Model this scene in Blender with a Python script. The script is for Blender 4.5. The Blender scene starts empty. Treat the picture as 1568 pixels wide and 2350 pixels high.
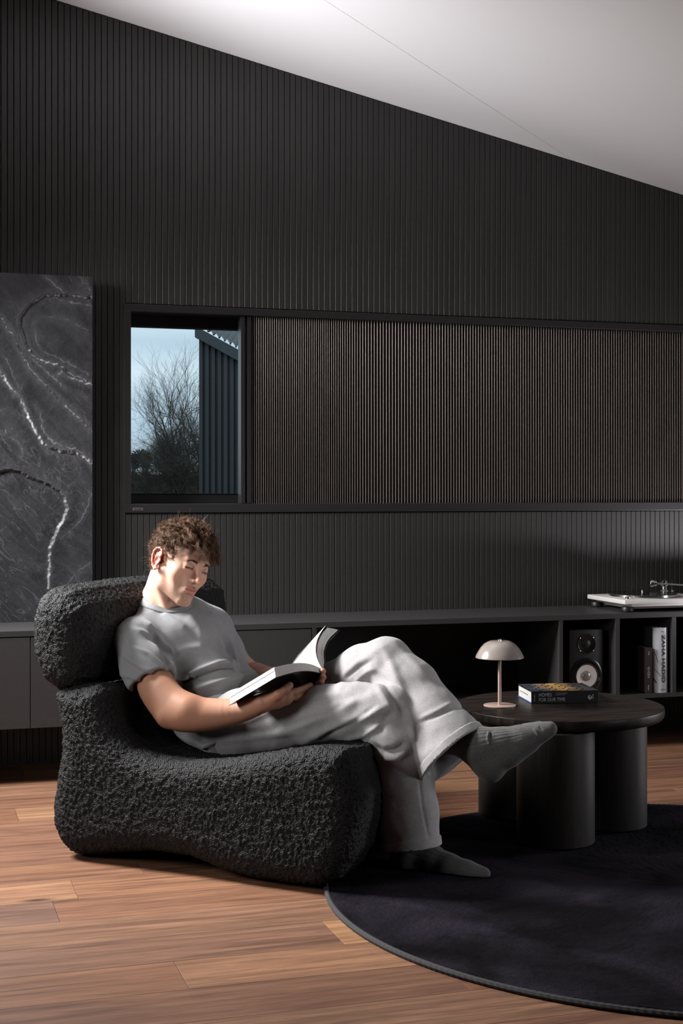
import bpy, bmesh, math, random
import numpy as np
from mathutils import Vector, Matrix

# ------------------------------------------------------------------ camera, world, lights, exposure
C = bpy.context.scene.collection
SC = bpy.context.scene
FPX, YH, CX, EYE = 3242.0, 1124.0, 784.0, 1.09
YAW = math.radians(17.29)
cam_d = bpy.data.cameras.new('camera')
cam = bpy.data.objects.new('camera', cam_d); C.objects.link(cam)
cam.location = (0, 0, EYE); cam.rotation_euler = (math.radians(90), 0, -YAW)
cam_d.sensor_fit = 'VERTICAL'; cam_d.sensor_height = 36.0; cam_d.lens = FPX/2350*36.0
cam_d.shift_y = -51.0/2350; cam_d.clip_end = 400
SC.camera = cam
SC.view_settings.view_transform = 'Standard'; SC.view_settings.look = 'None'
SC.view_settings.exposure = 0.0; SC.view_settings.gamma = 1.0
SC.view_settings.use_curve_mapping = False

W = bpy.data.worlds.new('sky'); SC.world = W; W.use_nodes = True
nt = W.node_tree; nt.nodes.clear()
wo = nt.nodes.new('ShaderNodeOutputWorld'); bg = nt.nodes.new('ShaderNodeBackground')
tc = nt.nodes.new('ShaderNodeTexCoord'); mp = nt.nodes.new('ShaderNodeMapping'); nz = nt.nodes.new('ShaderNodeTexNoise')
cr = nt.nodes.new('ShaderNodeValToRGB')
mp.inputs['Scale'].default_value = (2.0, 2.0, 16.0)
nz.inputs['Scale'].default_value = 1.3; nz.inputs['Detail'].default_value = 4
cr.color_ramp.elements[0].position = .35; cr.color_ramp.elements[0].color = (.29, .38, .45, 1)
cr.color_ramp.elements[1].position = .68; cr.color_ramp.elements[1].color = (.50, .58, .63, 1)
nt.links.new(tc.outputs['Generated'], mp.inputs['Vector']); nt.links.new(mp.outputs[0], nz.inputs['Vector'])
nt.links.new(nz.outputs['Fac'], cr.inputs[0]); nt.links.new(cr.outputs[0], bg.inputs['Color'])
bg.inputs['Strength'].default_value = 1.9; nt.links.new(bg.outputs[0], wo.inputs[0])

def area(name, loc, target, sx, sy, power, col=(1, 1, 1), spread=180):
    l = bpy.data.lights.new(name, 'AREA'); l.shape = 'RECTANGLE'; l.size = sx; l.size_y = sy
    l.energy = power; l.color = col; l.spread = math.radians(spread)
    o = bpy.data.objects.new(name, l); C.objects.link(o); o.location = loc
    o.rotation_euler = (Vector(target)-Vector(loc)).to_track_quat('-Z', 'Y').to_euler()
    return o
#LIGHTS
area('softbox_left', (-.78, 4.95, 2.15), (1.15, 4.15, .50), 0.7, 0.7, 125, (1, .985, .965), 110)
area('fill_left_front', (-1.1, 3.2, 1.35), (.95, 3.9, .75), 0.6, 0.8, 6.5, (1, .985, .97), 75)
area('uplight', (-.75, 4.3, 1.75), (1.10, 4.75, 3.0), 0.45, 0.45, 12, (.985, .975, 1), 58)
area('ceiling_bounce_fill', (-.6, 5.0, 1.9), (2.4, 5.25, 2.65), 0.4, 0.4, 3.0, (.985, .975, 1), 45)  # added unseen lamp standing in for bounce on the right-hand ceiling
area('rim_light_right', (4.9, 4.0, .75), (2.2, 4.2, .35), 0.6, 0.8, 8, (.97, .97, 1), 80)  # added off-frame area lamp for rims on the right; no window there
area('fill_right_front', (3.9, 1.5, 1.0), (1.4, 3.9, .30), 0.7, 0.7, 2.0, (.98, .98, 1), 45)
area('low_glow_right', (4.3, 4.75, .22), (3.45, 5.74, .92), 0.3, 0.12, 6.5, (1, .98, 1), 60)
#ENDLIGHTS

# ------------------------------------------------------------------ helpers
def G(x, y, z):            # camera frame (right, depth, height) -> world
    ca, sa = math.cos(YAW), math.sin(YAW)
    return (x*ca+y*sa, -x*sa+y*ca, z)
def GA(V):
    V = np.asarray(V, float); ca, sa = math.cos(YAW), math.sin(YAW)
    return np.c_[V[:, 0]*ca+V[:, 1]*sa, -V[:, 0]*sa+V[:, 1]*ca, V[:, 2]]
def Q(px, py, Z):          # photo pixel at a real distance -> camera frame
    return np.array([(px-CX)/FPX*Z, Z, EYE-(py-YH)/FPX*Z])
def onY(px, py, Y):        # photo pixel on the plane Y=const -> world
    u = (px-CX)/FPX; dx, dy = math.sin(YAW)+u*math.cos(YAW), math.cos(YAW)-u*math.sin(YAW)
    Z = Y/dy; return (dx*Z, Y, EYE-(py-YH)/FPX*Z)
def onz(px, py, z=0):
    Z = (EYE-z)*FPX/(py-YH); return G((px-CX)/FPX*Z, Z, z)

def link(name, me, mat=None, parent=None):
    o = bpy.data.objects.new(name, me); C.objects.link(o)
    if mat is not None and len(me.materials) == 0: me.materials.append(mat)
    if parent is not None: o.parent = parent
    return o
def mesh(name, V, F, mat=None, parent=None, smooth=False):
    me = bpy.data.meshes.new(name)
    V = np.asarray(V, np.float32)
    if isinstance(F, np.ndarray):
        n, k = F.shape
        me.vertices.add(len(V)); me.vertices.foreach_set('co', V.ravel())
        me.loops.add(n*k); me.loops.foreach_set('vertex_index', F.astype(np.int32).ravel())
        me.polygons.add(n); me.polygons.foreach_set('loop_start', np.arange(0, n*k, k, dtype=np.int32))
        me.update(calc_edges=True); me.validate()
    else:
        me.from_pydata([tuple(v) for v in V.tolist()], [], F); me.update()
    if smooth: me.polygons.foreach_set('use_smooth', np.ones(len(me.polygons), bool))
    return link(name, me, mat, parent)
def bmobj(name, bm, mat=None, parent=None, smooth=False, fix=True):
    me = bpy.data.meshes.new(name)
    if fix: bmesh.ops.recalc_face_normals(bm, faces=bm.faces[:])
    bm.to_mesh(me); bm.free()
    if smooth:
        me.polygons.foreach_set('use_smooth', np.ones(len(me.polygons), bool))
        try: me.set_sharp_from_angle(angle=math.radians(35))
        except Exception: pass
    return link(name, me, mat, parent)
def add_box(bm, lo, hi, bev=0.0, seg=2):
    r = bmesh.ops.create_cube(bm, size=1)
    vs = r['verts']
    for v in vs:
        v.co = Vector([lo[i]+(v.co[i]+.5)*(hi[i]-lo[i]) for i in range(3)])
    if bev > 0:
        es = list({e for v in vs for e in v.link_edges})
        bmesh.ops.bevel(bm, geom=es, offset=bev, segments=seg, affect='EDGES', profile=.5)
def box(name, lo, hi, mat, parent=None, bev=0.0, smooth=False):
    bm = bmesh.new(); add_box(bm, lo, hi, bev); return bmobj(name, bm, mat, parent, smooth)
def add_lathe(bm, prof, c=(0, 0, 0), n=48, axis=None):
    rings = []
    M = Matrix.Identity(3)
    if axis is not None: M = Vector(axis).to_track_quat('Z', 'Y').to_matrix()
    for r, z in prof:
        if r < 1e-6: rings.append([bm.verts.new(Vector(c)+M@Vector((0, 0, z)))])
        else: rings.append([bm.verts.new(Vector(c)+M@Vector((r*math.cos(2*math.pi*i/n), r*math.sin(2*math.pi*i/n), z))) for i in range(n)])
    for a, b in zip(rings, rings[1:]):
        for i in range(n):
            j = (i+1) % n
            if len(a) == 1 and len(b) == 1: continue
            if len(a) == 1: bm.faces.new((a[0], b[i], b[j]))
            elif len(b) == 1: bm.faces.new((a[i], a[j], b[0]))
            else: bm.faces.new((a[i], a[j], b[j], b[i]))
def lathe(name, prof, c, mat, parent=None, n=48, axis=None):
    bm = bmesh.new(); add_lathe(bm, prof, c, n, axis); return bmobj(name, bm, mat, parent, True)
def add_tube(bm, pts, r, n=10, caps=True):
    pts = [Vector(p) for p in pts]; rs = r if isinstance(r, (list, tuple)) else [r]*len(pts)
    prev = None; rings = []
    for i, p in enumerate(pts):
        t = (pts[min(i+1, len(pts)-1)]-pts[max(i-1, 0)]).normalized()
        if prev is None: a = t.orthogonal().normalized()
        else: a = (prev-t*prev.dot(t)).normalized()
        prev = a; b = t.cross(a)
        rings.append([bm.verts.new(p+(a*math.cos(2*math.pi*k/n)+b*math.sin(2*math.pi*k/n))*rs[i]) for k in range(n)])
    for A, B in zip(rings, rings[1:]):
        for k in range(n): bm.faces.new((A[k], A[(k+1) % n], B[(k+1) % n], B[k]))
    if caps: bm.faces.new(rings[0][::-1]); bm.faces.new(rings[-1])
def tube(name, pts, r, mat, parent=None, n=10):
    bm = bmesh.new(); add_tube(bm, pts, r, n); return bmobj(name, bm, mat, parent, True)
def tag(o, label=None, cat=None, group=None, kind=None):
    if label: o['label'] = label
    if cat: o['category'] = cat
    if group: o['group'] = group
    if kind: o['kind'] = kind
    return o
def thing(name, label, cat, loc=(0, 0, 0), rz=0, group=None):
    o = bpy.data.objects.new(name, None); C.objects.link(o); o.location = loc; o.rotation_euler = (0, 0, rz)
    o.empty_display_size = .1
    return tag(o, label, cat, group)
def text(name, s, size, mat, parent, M, sx=1.0, depth=.0004, align='LEFT', spacing=1.0, bold=0.0, lines=1.0):
    cu = bpy.data.curves.new(name, 'FONT'); cu.body = s; cu.size = size; cu.extrude = depth/2
    cu.align_x = align; cu.space_character = spacing; cu.space_line = lines; cu.resolution_u = 4; cu.offset = bold
    o = bpy.data.objects.new('tmp', cu); C.objects.link(o)
    bpy.context.view_layer.update()
    me = bpy.data.meshes.new_from_object(o.evaluated_get(bpy.context.evaluated_depsgraph_get()))
    bpy.data.objects.remove(o); bpy.data.curves.remove(cu)
    me.transform(Matrix.Diagonal((sx, 1, 1, 1))); me.transform(M); me.materials.clear()
    return link(name, me, mat, parent)

# ------------------------------------------------------------------ materials
def mat(name, col, rough=.5, metal=0.0, spec=.5, var=0.0, vscale=20.0, vstretch=(1, 1, 1), bump=0.0, bscale=200.0, bstretch=(1, 1, 1),
        sheen=0.0, coat=0.0, col2=None, sss=0.0, detail=4.0, rvar=0.0, bdist=.001, voronoi=False):
    m = bpy.data.materials.new(name); m.use_nodes = True
    n = m.node_tree.nodes; L = m.node_tree.links; b = n['Principled BSDF']
    b.inputs['Roughness'].default_value = rough; b.inputs['Metallic'].default_value = metal
    b.inputs['Specular IOR Level'].default_value = spec
    b.inputs['Base Color'].default_value = (*col, 1)
    if sheen: b.inputs['Sheen Weight'].default_value = sheen; b.inputs['Sheen Roughness'].default_value = .4
    if coat: b.inputs['Coat Weight'].default_value = coat; b.inputs['Coat Roughness'].default_value = .06
    if sss: b.inputs['Subsurface Weight'].default_value = sss; b.inputs['Subsurface Radius'].default_value = (.012, .004, .002); b.inputs['Subsurface Scale'].default_value = 1.0
    t = None
    if var or bump or col2 or rvar: t = n.new('ShaderNodeTexCoord')
    if var or col2 or rvar:
        mpn = n.new('ShaderNodeMapping'); mpn.inputs['Scale'].default_value = vstretch
        z = n.new('ShaderNodeTexNoise'); z.inputs['Scale'].default_value = vscale; z.inputs['Detail'].default_value = detail
        r = n.new('ShaderNodeValToRGB')
        L.new(t.outputs['Object'], mpn.inputs[0]); L.new(mpn.outputs[0], z.inputs['Vector']); L.new(z.outputs['Fac'], r.inputs[0])
        c2 = col2 if col2 else tuple(min(1, c*(1+var)) for c in col); c1 = col if col2 else tuple(c*(1-var) for c in col)
        r.color_ramp.elements[0].position = .32; r.color_ramp.elements[1].position = .68
        r.color_ramp.elements[0].color = (*c1, 1); r.color_ramp.elements[1].color = (*c2, 1)
        L.new(r.outputs[0], b.inputs['Base Color'])
        if rvar:
            mr = n.new('ShaderNodeMapRange'); mr.inputs['To Min'].default_value = rough-rvar; mr.inputs['To Max'].default_value = rough+rvar
            L.new(z.outputs['Fac'], mr.inputs[0]); L.new(mr.outputs[0], b.inputs['Roughness'])
    if bump:
        m2 = n.new('ShaderNodeMapping'); m2.inputs['Scale'].default_value = bstretch
        if voronoi:
            z2 = n.new('ShaderNodeTexVoronoi'); z2.inputs['Scale'].default_value = bscale; out = z2.outputs['Distance']
        else:
            z2 = n.new('ShaderNodeTexNoise'); z2.inputs['Scale'].default_value = bscale; z2.inputs['Detail'].default_value = 3; out = z2.outputs['Fac']
        bp = n.new('ShaderNodeBump'); bp.inputs['Strength'].default_value = bump; bp.inputs['Distance'].default_value = bdist
        if voronoi: bp.invert = True
        L.new(t.outputs['Object'], m2.inputs[0]); L.new(m2.outputs[0], z2.inputs['Vector']); L.new(out, bp.inputs['Height']); L.new(bp.outputs[0], b.inputs['Normal'])
    return m
M = {}
M['slat'] = mat('charcoal_lacquer', (.031, .029, .0285), .42, spec=.32, var=.10, vscale=3, vstretch=(8, 1, .6), bump=.12, bscale=900)
M['groove'] = mat('groove_black', (.004, .004, .004), .8)
M['rib'] = mat('bronze_rib', (.12, .103, .096), .33, metal=.75, spec=.5, var=.12, vscale=4, vstretch=(10, 1, 1))
M['frame'] = mat('black_aluminium', (.028, .027, .029), .34, metal=.3, bump=.05, bscale=1200)
M['blackmat'] = mat('matt_black', (.006, .006, .007), .6)
M['ceil'] = mat('ceiling_plaster', (.80, .79, .80), .85, spec=.2, bump=.03, bscale=60, var=.01, vscale=1)
M['plainwall'] = mat('dark_wall_paint', (.05, .05, .052), .7, bump=.05, bscale=300)
M['console'] = mat('dark_granular_laminate', (.022, .021, .022), .5, spec=.4, col2=(.042, .041, .042), vscale=700, bump=.25, bscale=900, detail=2)
M['front'] = mat('dark_linen_front', (.020, .019, .021), .6, spec=.35, col2=(.048, .046, .047), vscale=420, vstretch=(1, 1, 2.4), bump=.3, bscale=600, detail=3)
M['seam'] = mat('ceiling_joint', (.45, .45, .46), .9)
# ------------------------------------------------------------------ structure: wall, window, ceiling, floor
D = 5.74
def ceil_z(X): return 3.1767-.2124*X
WX0, WX1 = -2.2, 5.8
wx0, wx1, wz0, wz1 = .861, 5.2, .996, 1.846            # window opening in the slat wall
bm = bmesh.new()
def quad(bm, pts): bm.faces.new([bm.verts.new(p) for p in pts])
yb = D+.016
quad(bm, [(WX0, yb, 0), (wx0, yb, 0), (wx0, yb, ceil_z(wx0)+.3), (WX0, yb, ceil_z(WX0)+.3)])
quad(bm, [(wx1, yb, 0), (WX1, yb, 0), (WX1, yb, ceil_z(WX1)+.3), (wx1, yb, ceil_z(wx1)+.3)])
quad(bm, [(wx0, yb, 0), (wx1, yb, 0), (wx1, yb, wz0), (wx0, yb, wz0)])
quad(bm, [(wx0, yb, wz1), (wx1, yb, wz1), (wx1, yb, ceil_z(wx1)+.3), (wx0, yb, ceil_z(wx0)+.3)])
wall = tag(bmobj('wall_back', bm, M['groove'], fix=False), kind='structure', label='back wall clad in narrow vertical charcoal slats')
PITCH, SW = .0247, .0224
def slat_geo(x, z0, z1l, z1r):
    y0, ch = D, .0012
    a, b = x, x+SW
    prof = [(a, y0+.016), (a, y0+ch), (a+ch, y0), (b-ch, y0), (b, y0+ch), (b, y0+.016)]
    V = []
    for (X, Y) in prof:
        t = (X-a)/(b-a); V.append((X, Y, z0)); V.append((X, Y, z1l+(z1r-z1l)*t))
    F = [(2*i, 2*i+2, 2*i+3, 2*i+1) for i in range(5)]+[(0, 10, 8, 6, 4, 2), (1, 3, 5, 7, 9, 11)]
    return V, F
rest = ([], [])
k0 = int(math.floor((WX0-.868)/PITCH)); k1 = int((WX1-.868)/PITCH)
low_me = None
for k in range(k0, k1):
    x = .8695+k*PITCH; segs = []
    zt = (ceil_z(x)-.004, ceil_z(x+SW)-.004)
    if x < wx0-.006 or x > wx1: segs = [(0, zt[0], zt[1])]
    else: segs = [(0, wz0-.004, wz0-.004), (wz1+.004, zt[0], zt[1])]
    seen = .33 < x < 3.47
    for sgi, s in enumerate(segs):
        if seen and len(segs) == 2 and sgi == 0:
            if low_me is None:
                V, F = slat_geo(0, *s); o = mesh('slat', V, F, M['slat'], wall); low_me = o.data
            else: o = link('slat', low_me, None, wall)
            o.location = (x, 0, 0); continue
        V, F = slat_geo(x, *s)
        if seen: mesh('slat', V, F, M['slat'], wall)
        else:
            b0 = len(rest[0]); rest[0].extend(V); rest[1].extend([tuple(i+b0 for i in f) for f in F])
tag(mesh('slats_beyond_view', rest[0], rest[1], M['slat'], wall), kind='stuff').name = 'slat_cladding'
for nm, lo, hi in (('wall_left', (WX0-.1, -1.6, 0), (WX0, D+.1, 4.2)), ('wall_right', (WX1, -1.6, 0), (WX1+.1, D+.1, 4.2)), ('wall_front', (WX0, -1.7, 0), (WX1, -1.6, 4.2))):
    tag(box(nm, lo, hi, M['plainwall']), kind='structure')

# ceiling: two plasterboard fields with a fine joint between them
def ray_ceil(px, py):
    u = (px-CX)/FPX; v = (YH-py)/FPX; dx, dy = math.sin(YAW)+u*math.cos(YAW), math.cos(YAW)-u*math.sin(YAW)
    Z = (3.1767-EYE)/(v+.2124*dx); return Vector((dx*Z, dy*Z))
s1, s2 = ray_ceil(1320, 371), ray_ceil(745, 0)
dr = (s2-s1).normalized(); s1 = s1-dr*((D+.02-s1.y)/dr.y*-1) if False else s1
pa = s1+dr*((D+.02-s1.y)/dr.y)      # where the joint meets the wall
pb = s1+dr*((WX0-s1.x)/dr.x)        # where it reaches the left wall
nrm = Vector((-dr.y, dr.x))*.0011
cz = lambda p: ceil_z(p[0])
def ceil_field(bm, poly):
    lo = [bm.verts.new((p[0], p[1], cz(p))) for p in poly]; hi = [bm.verts.new((p[0], p[1], cz(p)+.02)) for p in poly]
    bm.faces.new(lo); bm.faces.new(hi[::-1]); n = len(poly)
    for i in range(n): bm.faces.new((lo[i], hi[i], hi[(i+1) % n], lo[(i+1) % n]))
nn = nrm if (Vector((WX0, D))-pa).dot(nrm) > 0 else -nrm
ceil = tag(link('ceiling', bpy.data.meshes.new('ceiling')), kind='structure', label='white sloping ceiling with a thin diagonal joint')
bm = bmesh.new(); ceil_field(bm, [tuple(pa+nn), tuple(pb+nn), (WX0, D+.02)]); bmobj('ceiling_panel', bm, M['ceil'], ceil)
bm = bmesh.new(); ceil_field(bm, [tuple(pa-nn), (WX1, D+.02), (WX1, -1.6), (WX0, -1.6), tuple(pb-nn)]); bmobj('ceiling_panel', bm, M['ceil'], ceil)
bm = bmesh.new(); quad(bm, [(WX0-.1, D+.1, cz((WX0-.1, 0))+.003+.0), (WX1+.1, D+.1, cz((WX1+.1, 0))+.003), (WX1+.1, -1.7, cz((WX1+.1, 0))+.003), (WX0-.1, -1.7, cz((WX0-.1, 0))+.003)])
bmobj('joint_backing', bm, M['seam'], ceil)

# floor
def wood():
    m = bpy.data.materials.new('oak_plank'); m.use_nodes = True
    n = m.node_tree.nodes; L = m.node_tree.links; b = n['Principled BSDF']
    t = n.new('ShaderNodeTexCoord'); oi = n.new('ShaderNodeObjectInfo')
    off = n.new('ShaderNodeVectorMath'); off.operation = 'MULTIPLY_ADD'
    cmb = n.new('ShaderNodeCombineXYZ'); L.new(oi.outputs['Random'], cmb.inputs[0]); L.new(oi.outputs['Random'], cmb.inputs[2])
    off.inputs[1].default_value = (37, 11, 53); L.new(cmb.outputs[0], off.inputs[0]); L.new(t.outputs['Object'], off.inputs[2])
    mpn = n.new('ShaderNodeMapping'); mpn.inputs['Scale'].default_value = (1.0, 16, 4); L.new(off.outputs[0], mpn.inputs[0])
    z = n.new('ShaderNodeTexNoise'); z.inputs['Scale'].default_value = 2.6; z.inputs['Detail'].default_value = 9; z.inputs['Roughness'].default_value = .62; z.inputs['Distortion'].default_value = .5
    L.new(mpn.outputs[0], z.inputs['Vector'])
    r = n.new('ShaderNodeValToRGB'); L.new(z.outputs['Fac'], r.inputs[0])
    r.color_ramp.elements[0].position = .30; r.color_ramp.elements[0].color = (.42, .37, .34, 1)
    r.color_ramp.elements[1].position = .68; r.color_ramp.elements[1].color = (1.15, 1.1, 1.05, 1)
    # fine pores
    mp2 = n.new('ShaderNodeMapping'); mp2.inputs['Scale'].default_value = (5, 150, 4); L.new(off.outputs[0], mp2.inputs[0])
    z2 = n.new('ShaderNodeTexNoise'); z2.inputs['Scale'].default_value = 4; z2.inputs['Detail'].default_value = 3; L.new(mp2.outputs[0], z2.inputs['Vector'])
    r2 = n.new('ShaderNodeMapRange'); r2.inputs['From Min'].default_value = .3; r2.inputs['From Max'].default_value = .7; r2.inputs['To Min'].default_value = .8; r2.inputs['To Max'].default_value = 1.1
    L.new(z2.outputs['Fac'], r2.inputs[0])
    # knots
    mp3 = n.new('ShaderNodeMapping'); mp3.inputs['Scale'].default_value = (1.0, 3.2, 1); L.new(off.outputs[0], mp3.inputs[0])
    vo = n.new('ShaderNodeTexVoronoi'); vo.inputs['Scale'].default_value = 1.5; L.new(mp3.outputs[0], vo.inputs['Vector'])
    kr = n.new('ShaderNodeValToRGB'); kr.color_ramp.elements[0].position = .02; kr.color_ramp.elements[0].color = (.22, .2, .2, 1)
    kr.color_ramp.elements[1].position = .085; kr.color_ramp.elements[1].color = (1, 1, 1, 1); L.new(vo.outputs['Distance'], kr.inputs[0])
    def mul(a, c):
        x = n.new('ShaderNodeMix'); x.data_type = 'RGBA'; x.blend_type = 'MULTIPLY'; x.inputs[0].default_value = 1
        L.new(a, x.inputs[6]); L.new(c, x.inputs[7]); return x.outputs[2]
    c = mul(mul(mul(oi.outputs['Color'], r.outputs[0]), kr.outputs[0]), r2.outputs[0])
    L.new(c, b.inputs['Base Color']); b.inputs['Roughness'].default_value = .42; b.inputs['Specular IOR Level'].default_value = .45
    bp = n.new('ShaderNodeBump'); bp.inputs['Strength'].default_value = .12; bp.inputs['Distance'].default_value = .001
    L.new(z2.outputs['Fac'], bp.inputs['Height']); L.new(bp.outputs[0], b.inputs['Normal'])
    return m
M['oak'] = wood()
floor = tag(box('floor', (WX0, -1.6, -.05), (WX1, D+.05, -.012), M['groove']), kind='structure', label='oiled oak plank floor')
rng = random.Random(7)
PW = .190; Yr = 3.803
TONES = [(.235, .122, .072), (.20, .102, .062), (.26, .142, .084), (.175, .09, .058), (.225, .125, .08), (.29, .165, .098)]
fixed = {-1: .381, -3: 1.014, -5: 1.185}
toneset = {(-1, .381): (.16, .09, .066), (-3, 1.014): (.30, .165, .088)}
for r in range(-15, 11):
    y0 = Yr+r*PW; y1 = min(y0+PW, D+.014)
    if y0 > D: break
    fx = fixed.get(r)
    cuts = [fx] if fx is not None else [rng.uniform(-.1, 2.1)]
    if fx is None and r in (0, -2, -4): cuts = [{0: 2.35, -2: 1.95, -4: 2.5}[r]]
    while cuts[0] > WX0: cuts.insert(0, cuts[0]-rng.choice([1.9, 2.2, 2.2]))
    while cuts[-1] < WX1: cuts.append(cuts[-1]+rng.choice([1.9, 2.2, 2.2]))
    for a, b in zip(cuts, cuts[1:]):
        a2, b2 = max(a, WX0), min(b, WX1)
        if b2-a2 < .03: continue
        g = .0005
        p = box('plank', (a2+g, y0+g, -.014), (b2-g, y1-g, 0), M['oak'], floor, bev=.0007)
        tone = rng.choice(TONES)
        if r == -1 and abs(b-.381) < .01: tone = (.165, .095, .07)
        if r == -3 and abs(a-1.014) < .01: tone = (.33, .185, .10)
        if r == -3 and abs(b-1.014) < .01: tone = (.175, .095, .065)
        if r == -5 and abs(a-1.185) < .01: tone = (.18, .085, .05)
        j = rng.uniform(.93, 1.07); p.color = (*[t*j for t in tone], 1)

# window 1: long slot with frame, glass on the left, fluted sliding screen on the right
win = thing('window_1', 'long horizontal window slot with black frame', 'window'); del win['category']; win['kind'] = 'structure'
fy0, fy1 = D-.006, D+.03
ft = .030; fb = .036
for nm, lo, hi in (('window_frame', (wx0, fy0, wz1-ft), (wx1, fy1, wz1)), ('window_frame', (wx0, fy0, wz0), (wx1, fy1, wz0+fb)),
                   ('window_frame', (wx0, fy0, wz0+fb), (wx0+.028, fy1, wz1-ft)), ('window_frame', (wx1-.028, fy0, wz0+fb), (wx1, fy1, wz1-ft))):
    box(nm, lo, hi, M['frame'], win, bev=.0012)
# reveal lining
ra, rb, rz0, rz1, ry0, ry1 = wx0+.02, wx1-.02, wz0+fb-.004, wz1-ft+.004, D+.02, D+.22
bm = bmesh.new()
add_box(bm, (ra-.02, ry0, rz1), (rb+.02, ry1, rz1+.02)); add_box(bm, (ra-.02, ry0, rz0-.02), (rb+.02, ry1, rz0))
add_box(bm, (ra-.02, ry0, rz0), (ra, ry1, rz1)); add_box(bm, (rb, ry0, rz0), (rb+.02, ry1, rz1))
bmobj('reveal', bm, M['blackmat'], win)
gy0, gy1 = D+.15, D+.21
for lo, hi in (((ra, gy0, rz1-.046), (rb, gy1, rz1)), ((ra, gy0, rz0), (rb, gy1, rz0+.044)), ((ra, gy0, rz0+.044), (ra+.03, gy1, rz1-.046)), ((1.55, gy0, rz0+.044), (1.60, gy1, rz1-.046))):
    box('sash_rail', lo, hi, M['blackmat'], win, bev=.002)
box('sash_rail', (ra+.03, gy0-.004, rz0+.044), (1.55, gy0+.004, rz0+.047), M['frame'], win)
gm = bpy.data.materials.new('window_glass'); gm.use_nodes = True; n = gm.node_tree.nodes; n.clear(); L = gm.node_tree.links
o_ = n.new('ShaderNodeOutputMaterial'); mx = n.new('ShaderNodeMixShader'); tr = n.new('ShaderNodeBsdfTransparent'); gl = n.new('ShaderNodeBsdfGlossy')
tr.inputs[0].default_value = (.93, .96, .97, 1); gl.inputs['Roughness'].default_value = .02; mx.inputs[0].default_value = .05
L.new(tr.outputs[0], mx.inputs[1]); L.new(gl.outputs[0], mx.inputs[2]); L.new(mx.outputs[0], o_.inputs[0]); M['glass'] = gm
box('pane', (ra+.03, D+.178, rz0+.044), (1.55, D+.184, rz1-.046), gm, win)
# sliding screen: stiles and fine ribs on a dark backing
xs = onY(553, 900, D+.006)[0]; xs2 = onY(577, 900, D+.006)[0]
scr_y = D+.008
box('screen_stile', (xs, scr_y-.004, rz0+.006), (xs+.016, scr_y+.05, rz1-.006), M['frame'], win, bev=.001)
box('screen_stile', (xs+.016, scr_y+.008, rz0+.006), (xs+.028, scr_y+.05, rz1-.006), M['blackmat'], win)
box('screen_stile', (xs+.028, scr_y-.002, rz0+.006), (xs2, scr_y+.05, rz1-.006), M['frame'], win, bev=.001)
box('screen_backing', (xs2, scr_y+.012, rz0+.004), (wx1-.02, scr_y+.04, rz1-.004), M['groove'], win)
PT = [(560, .0097), (760, .0096), (800, .0108), (850, .0134), (900, .0140), (1000, .0133), (1180, .0125), (3000, .0124)]
x = xs2+.003; V = []; F = []
while x < wx1-.03:
    px = CX+FPX*((x*math.cos(YAW)-D*math.sin(YAW))/(x*math.sin(YAW)+D*math.cos(YAW)))
    pt = float(np.interp(px, [p[0] for p in PT], [p[1] for p in PT]))
    w = pt*.56; b0 = len(V)
    for i in range(5):
        a = math.pi*i/4; V.append((x+w/2-w/2*math.cos(a), scr_y+.011-.008*math.sin(a), rz0+.004)); V.append((x+w/2-w/2*math.cos(a), scr_y+.011-.008*math.sin(a), rz1-.004))
    F += [(b0+2*i, b0+2*i+2, b0+2*i+3, b0+2*i+1) for i in range(4)]
    x += pt
tag(mesh('screen_ribs', V, F, M['rib'], win, smooth=True), kind='stuff')
bx = onY(305, 1172, fy0); pl = M['plate'] = mat('brushed_plate', (.30, .29, .28), .35, metal=.8)
box('badge', (bx[0], fy0-.0015, bx[2]), (bx[0]+.042, fy0+.001, bx[2]+.0115), pl, win, bev=.0004)
TX = Matrix.Rotation(math.radians(90), 4, 'X')
M['ink'] = mat('black_ink', (.012, .012, .012), .5)
text('badge_lettering', 'IGUARD', .0095, M['ink'], win, Matrix.Translation((bx[0]+.0035, fy0-.0018, bx[2]+.0025))@TX, sx=.98, bold=.0002)

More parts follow.
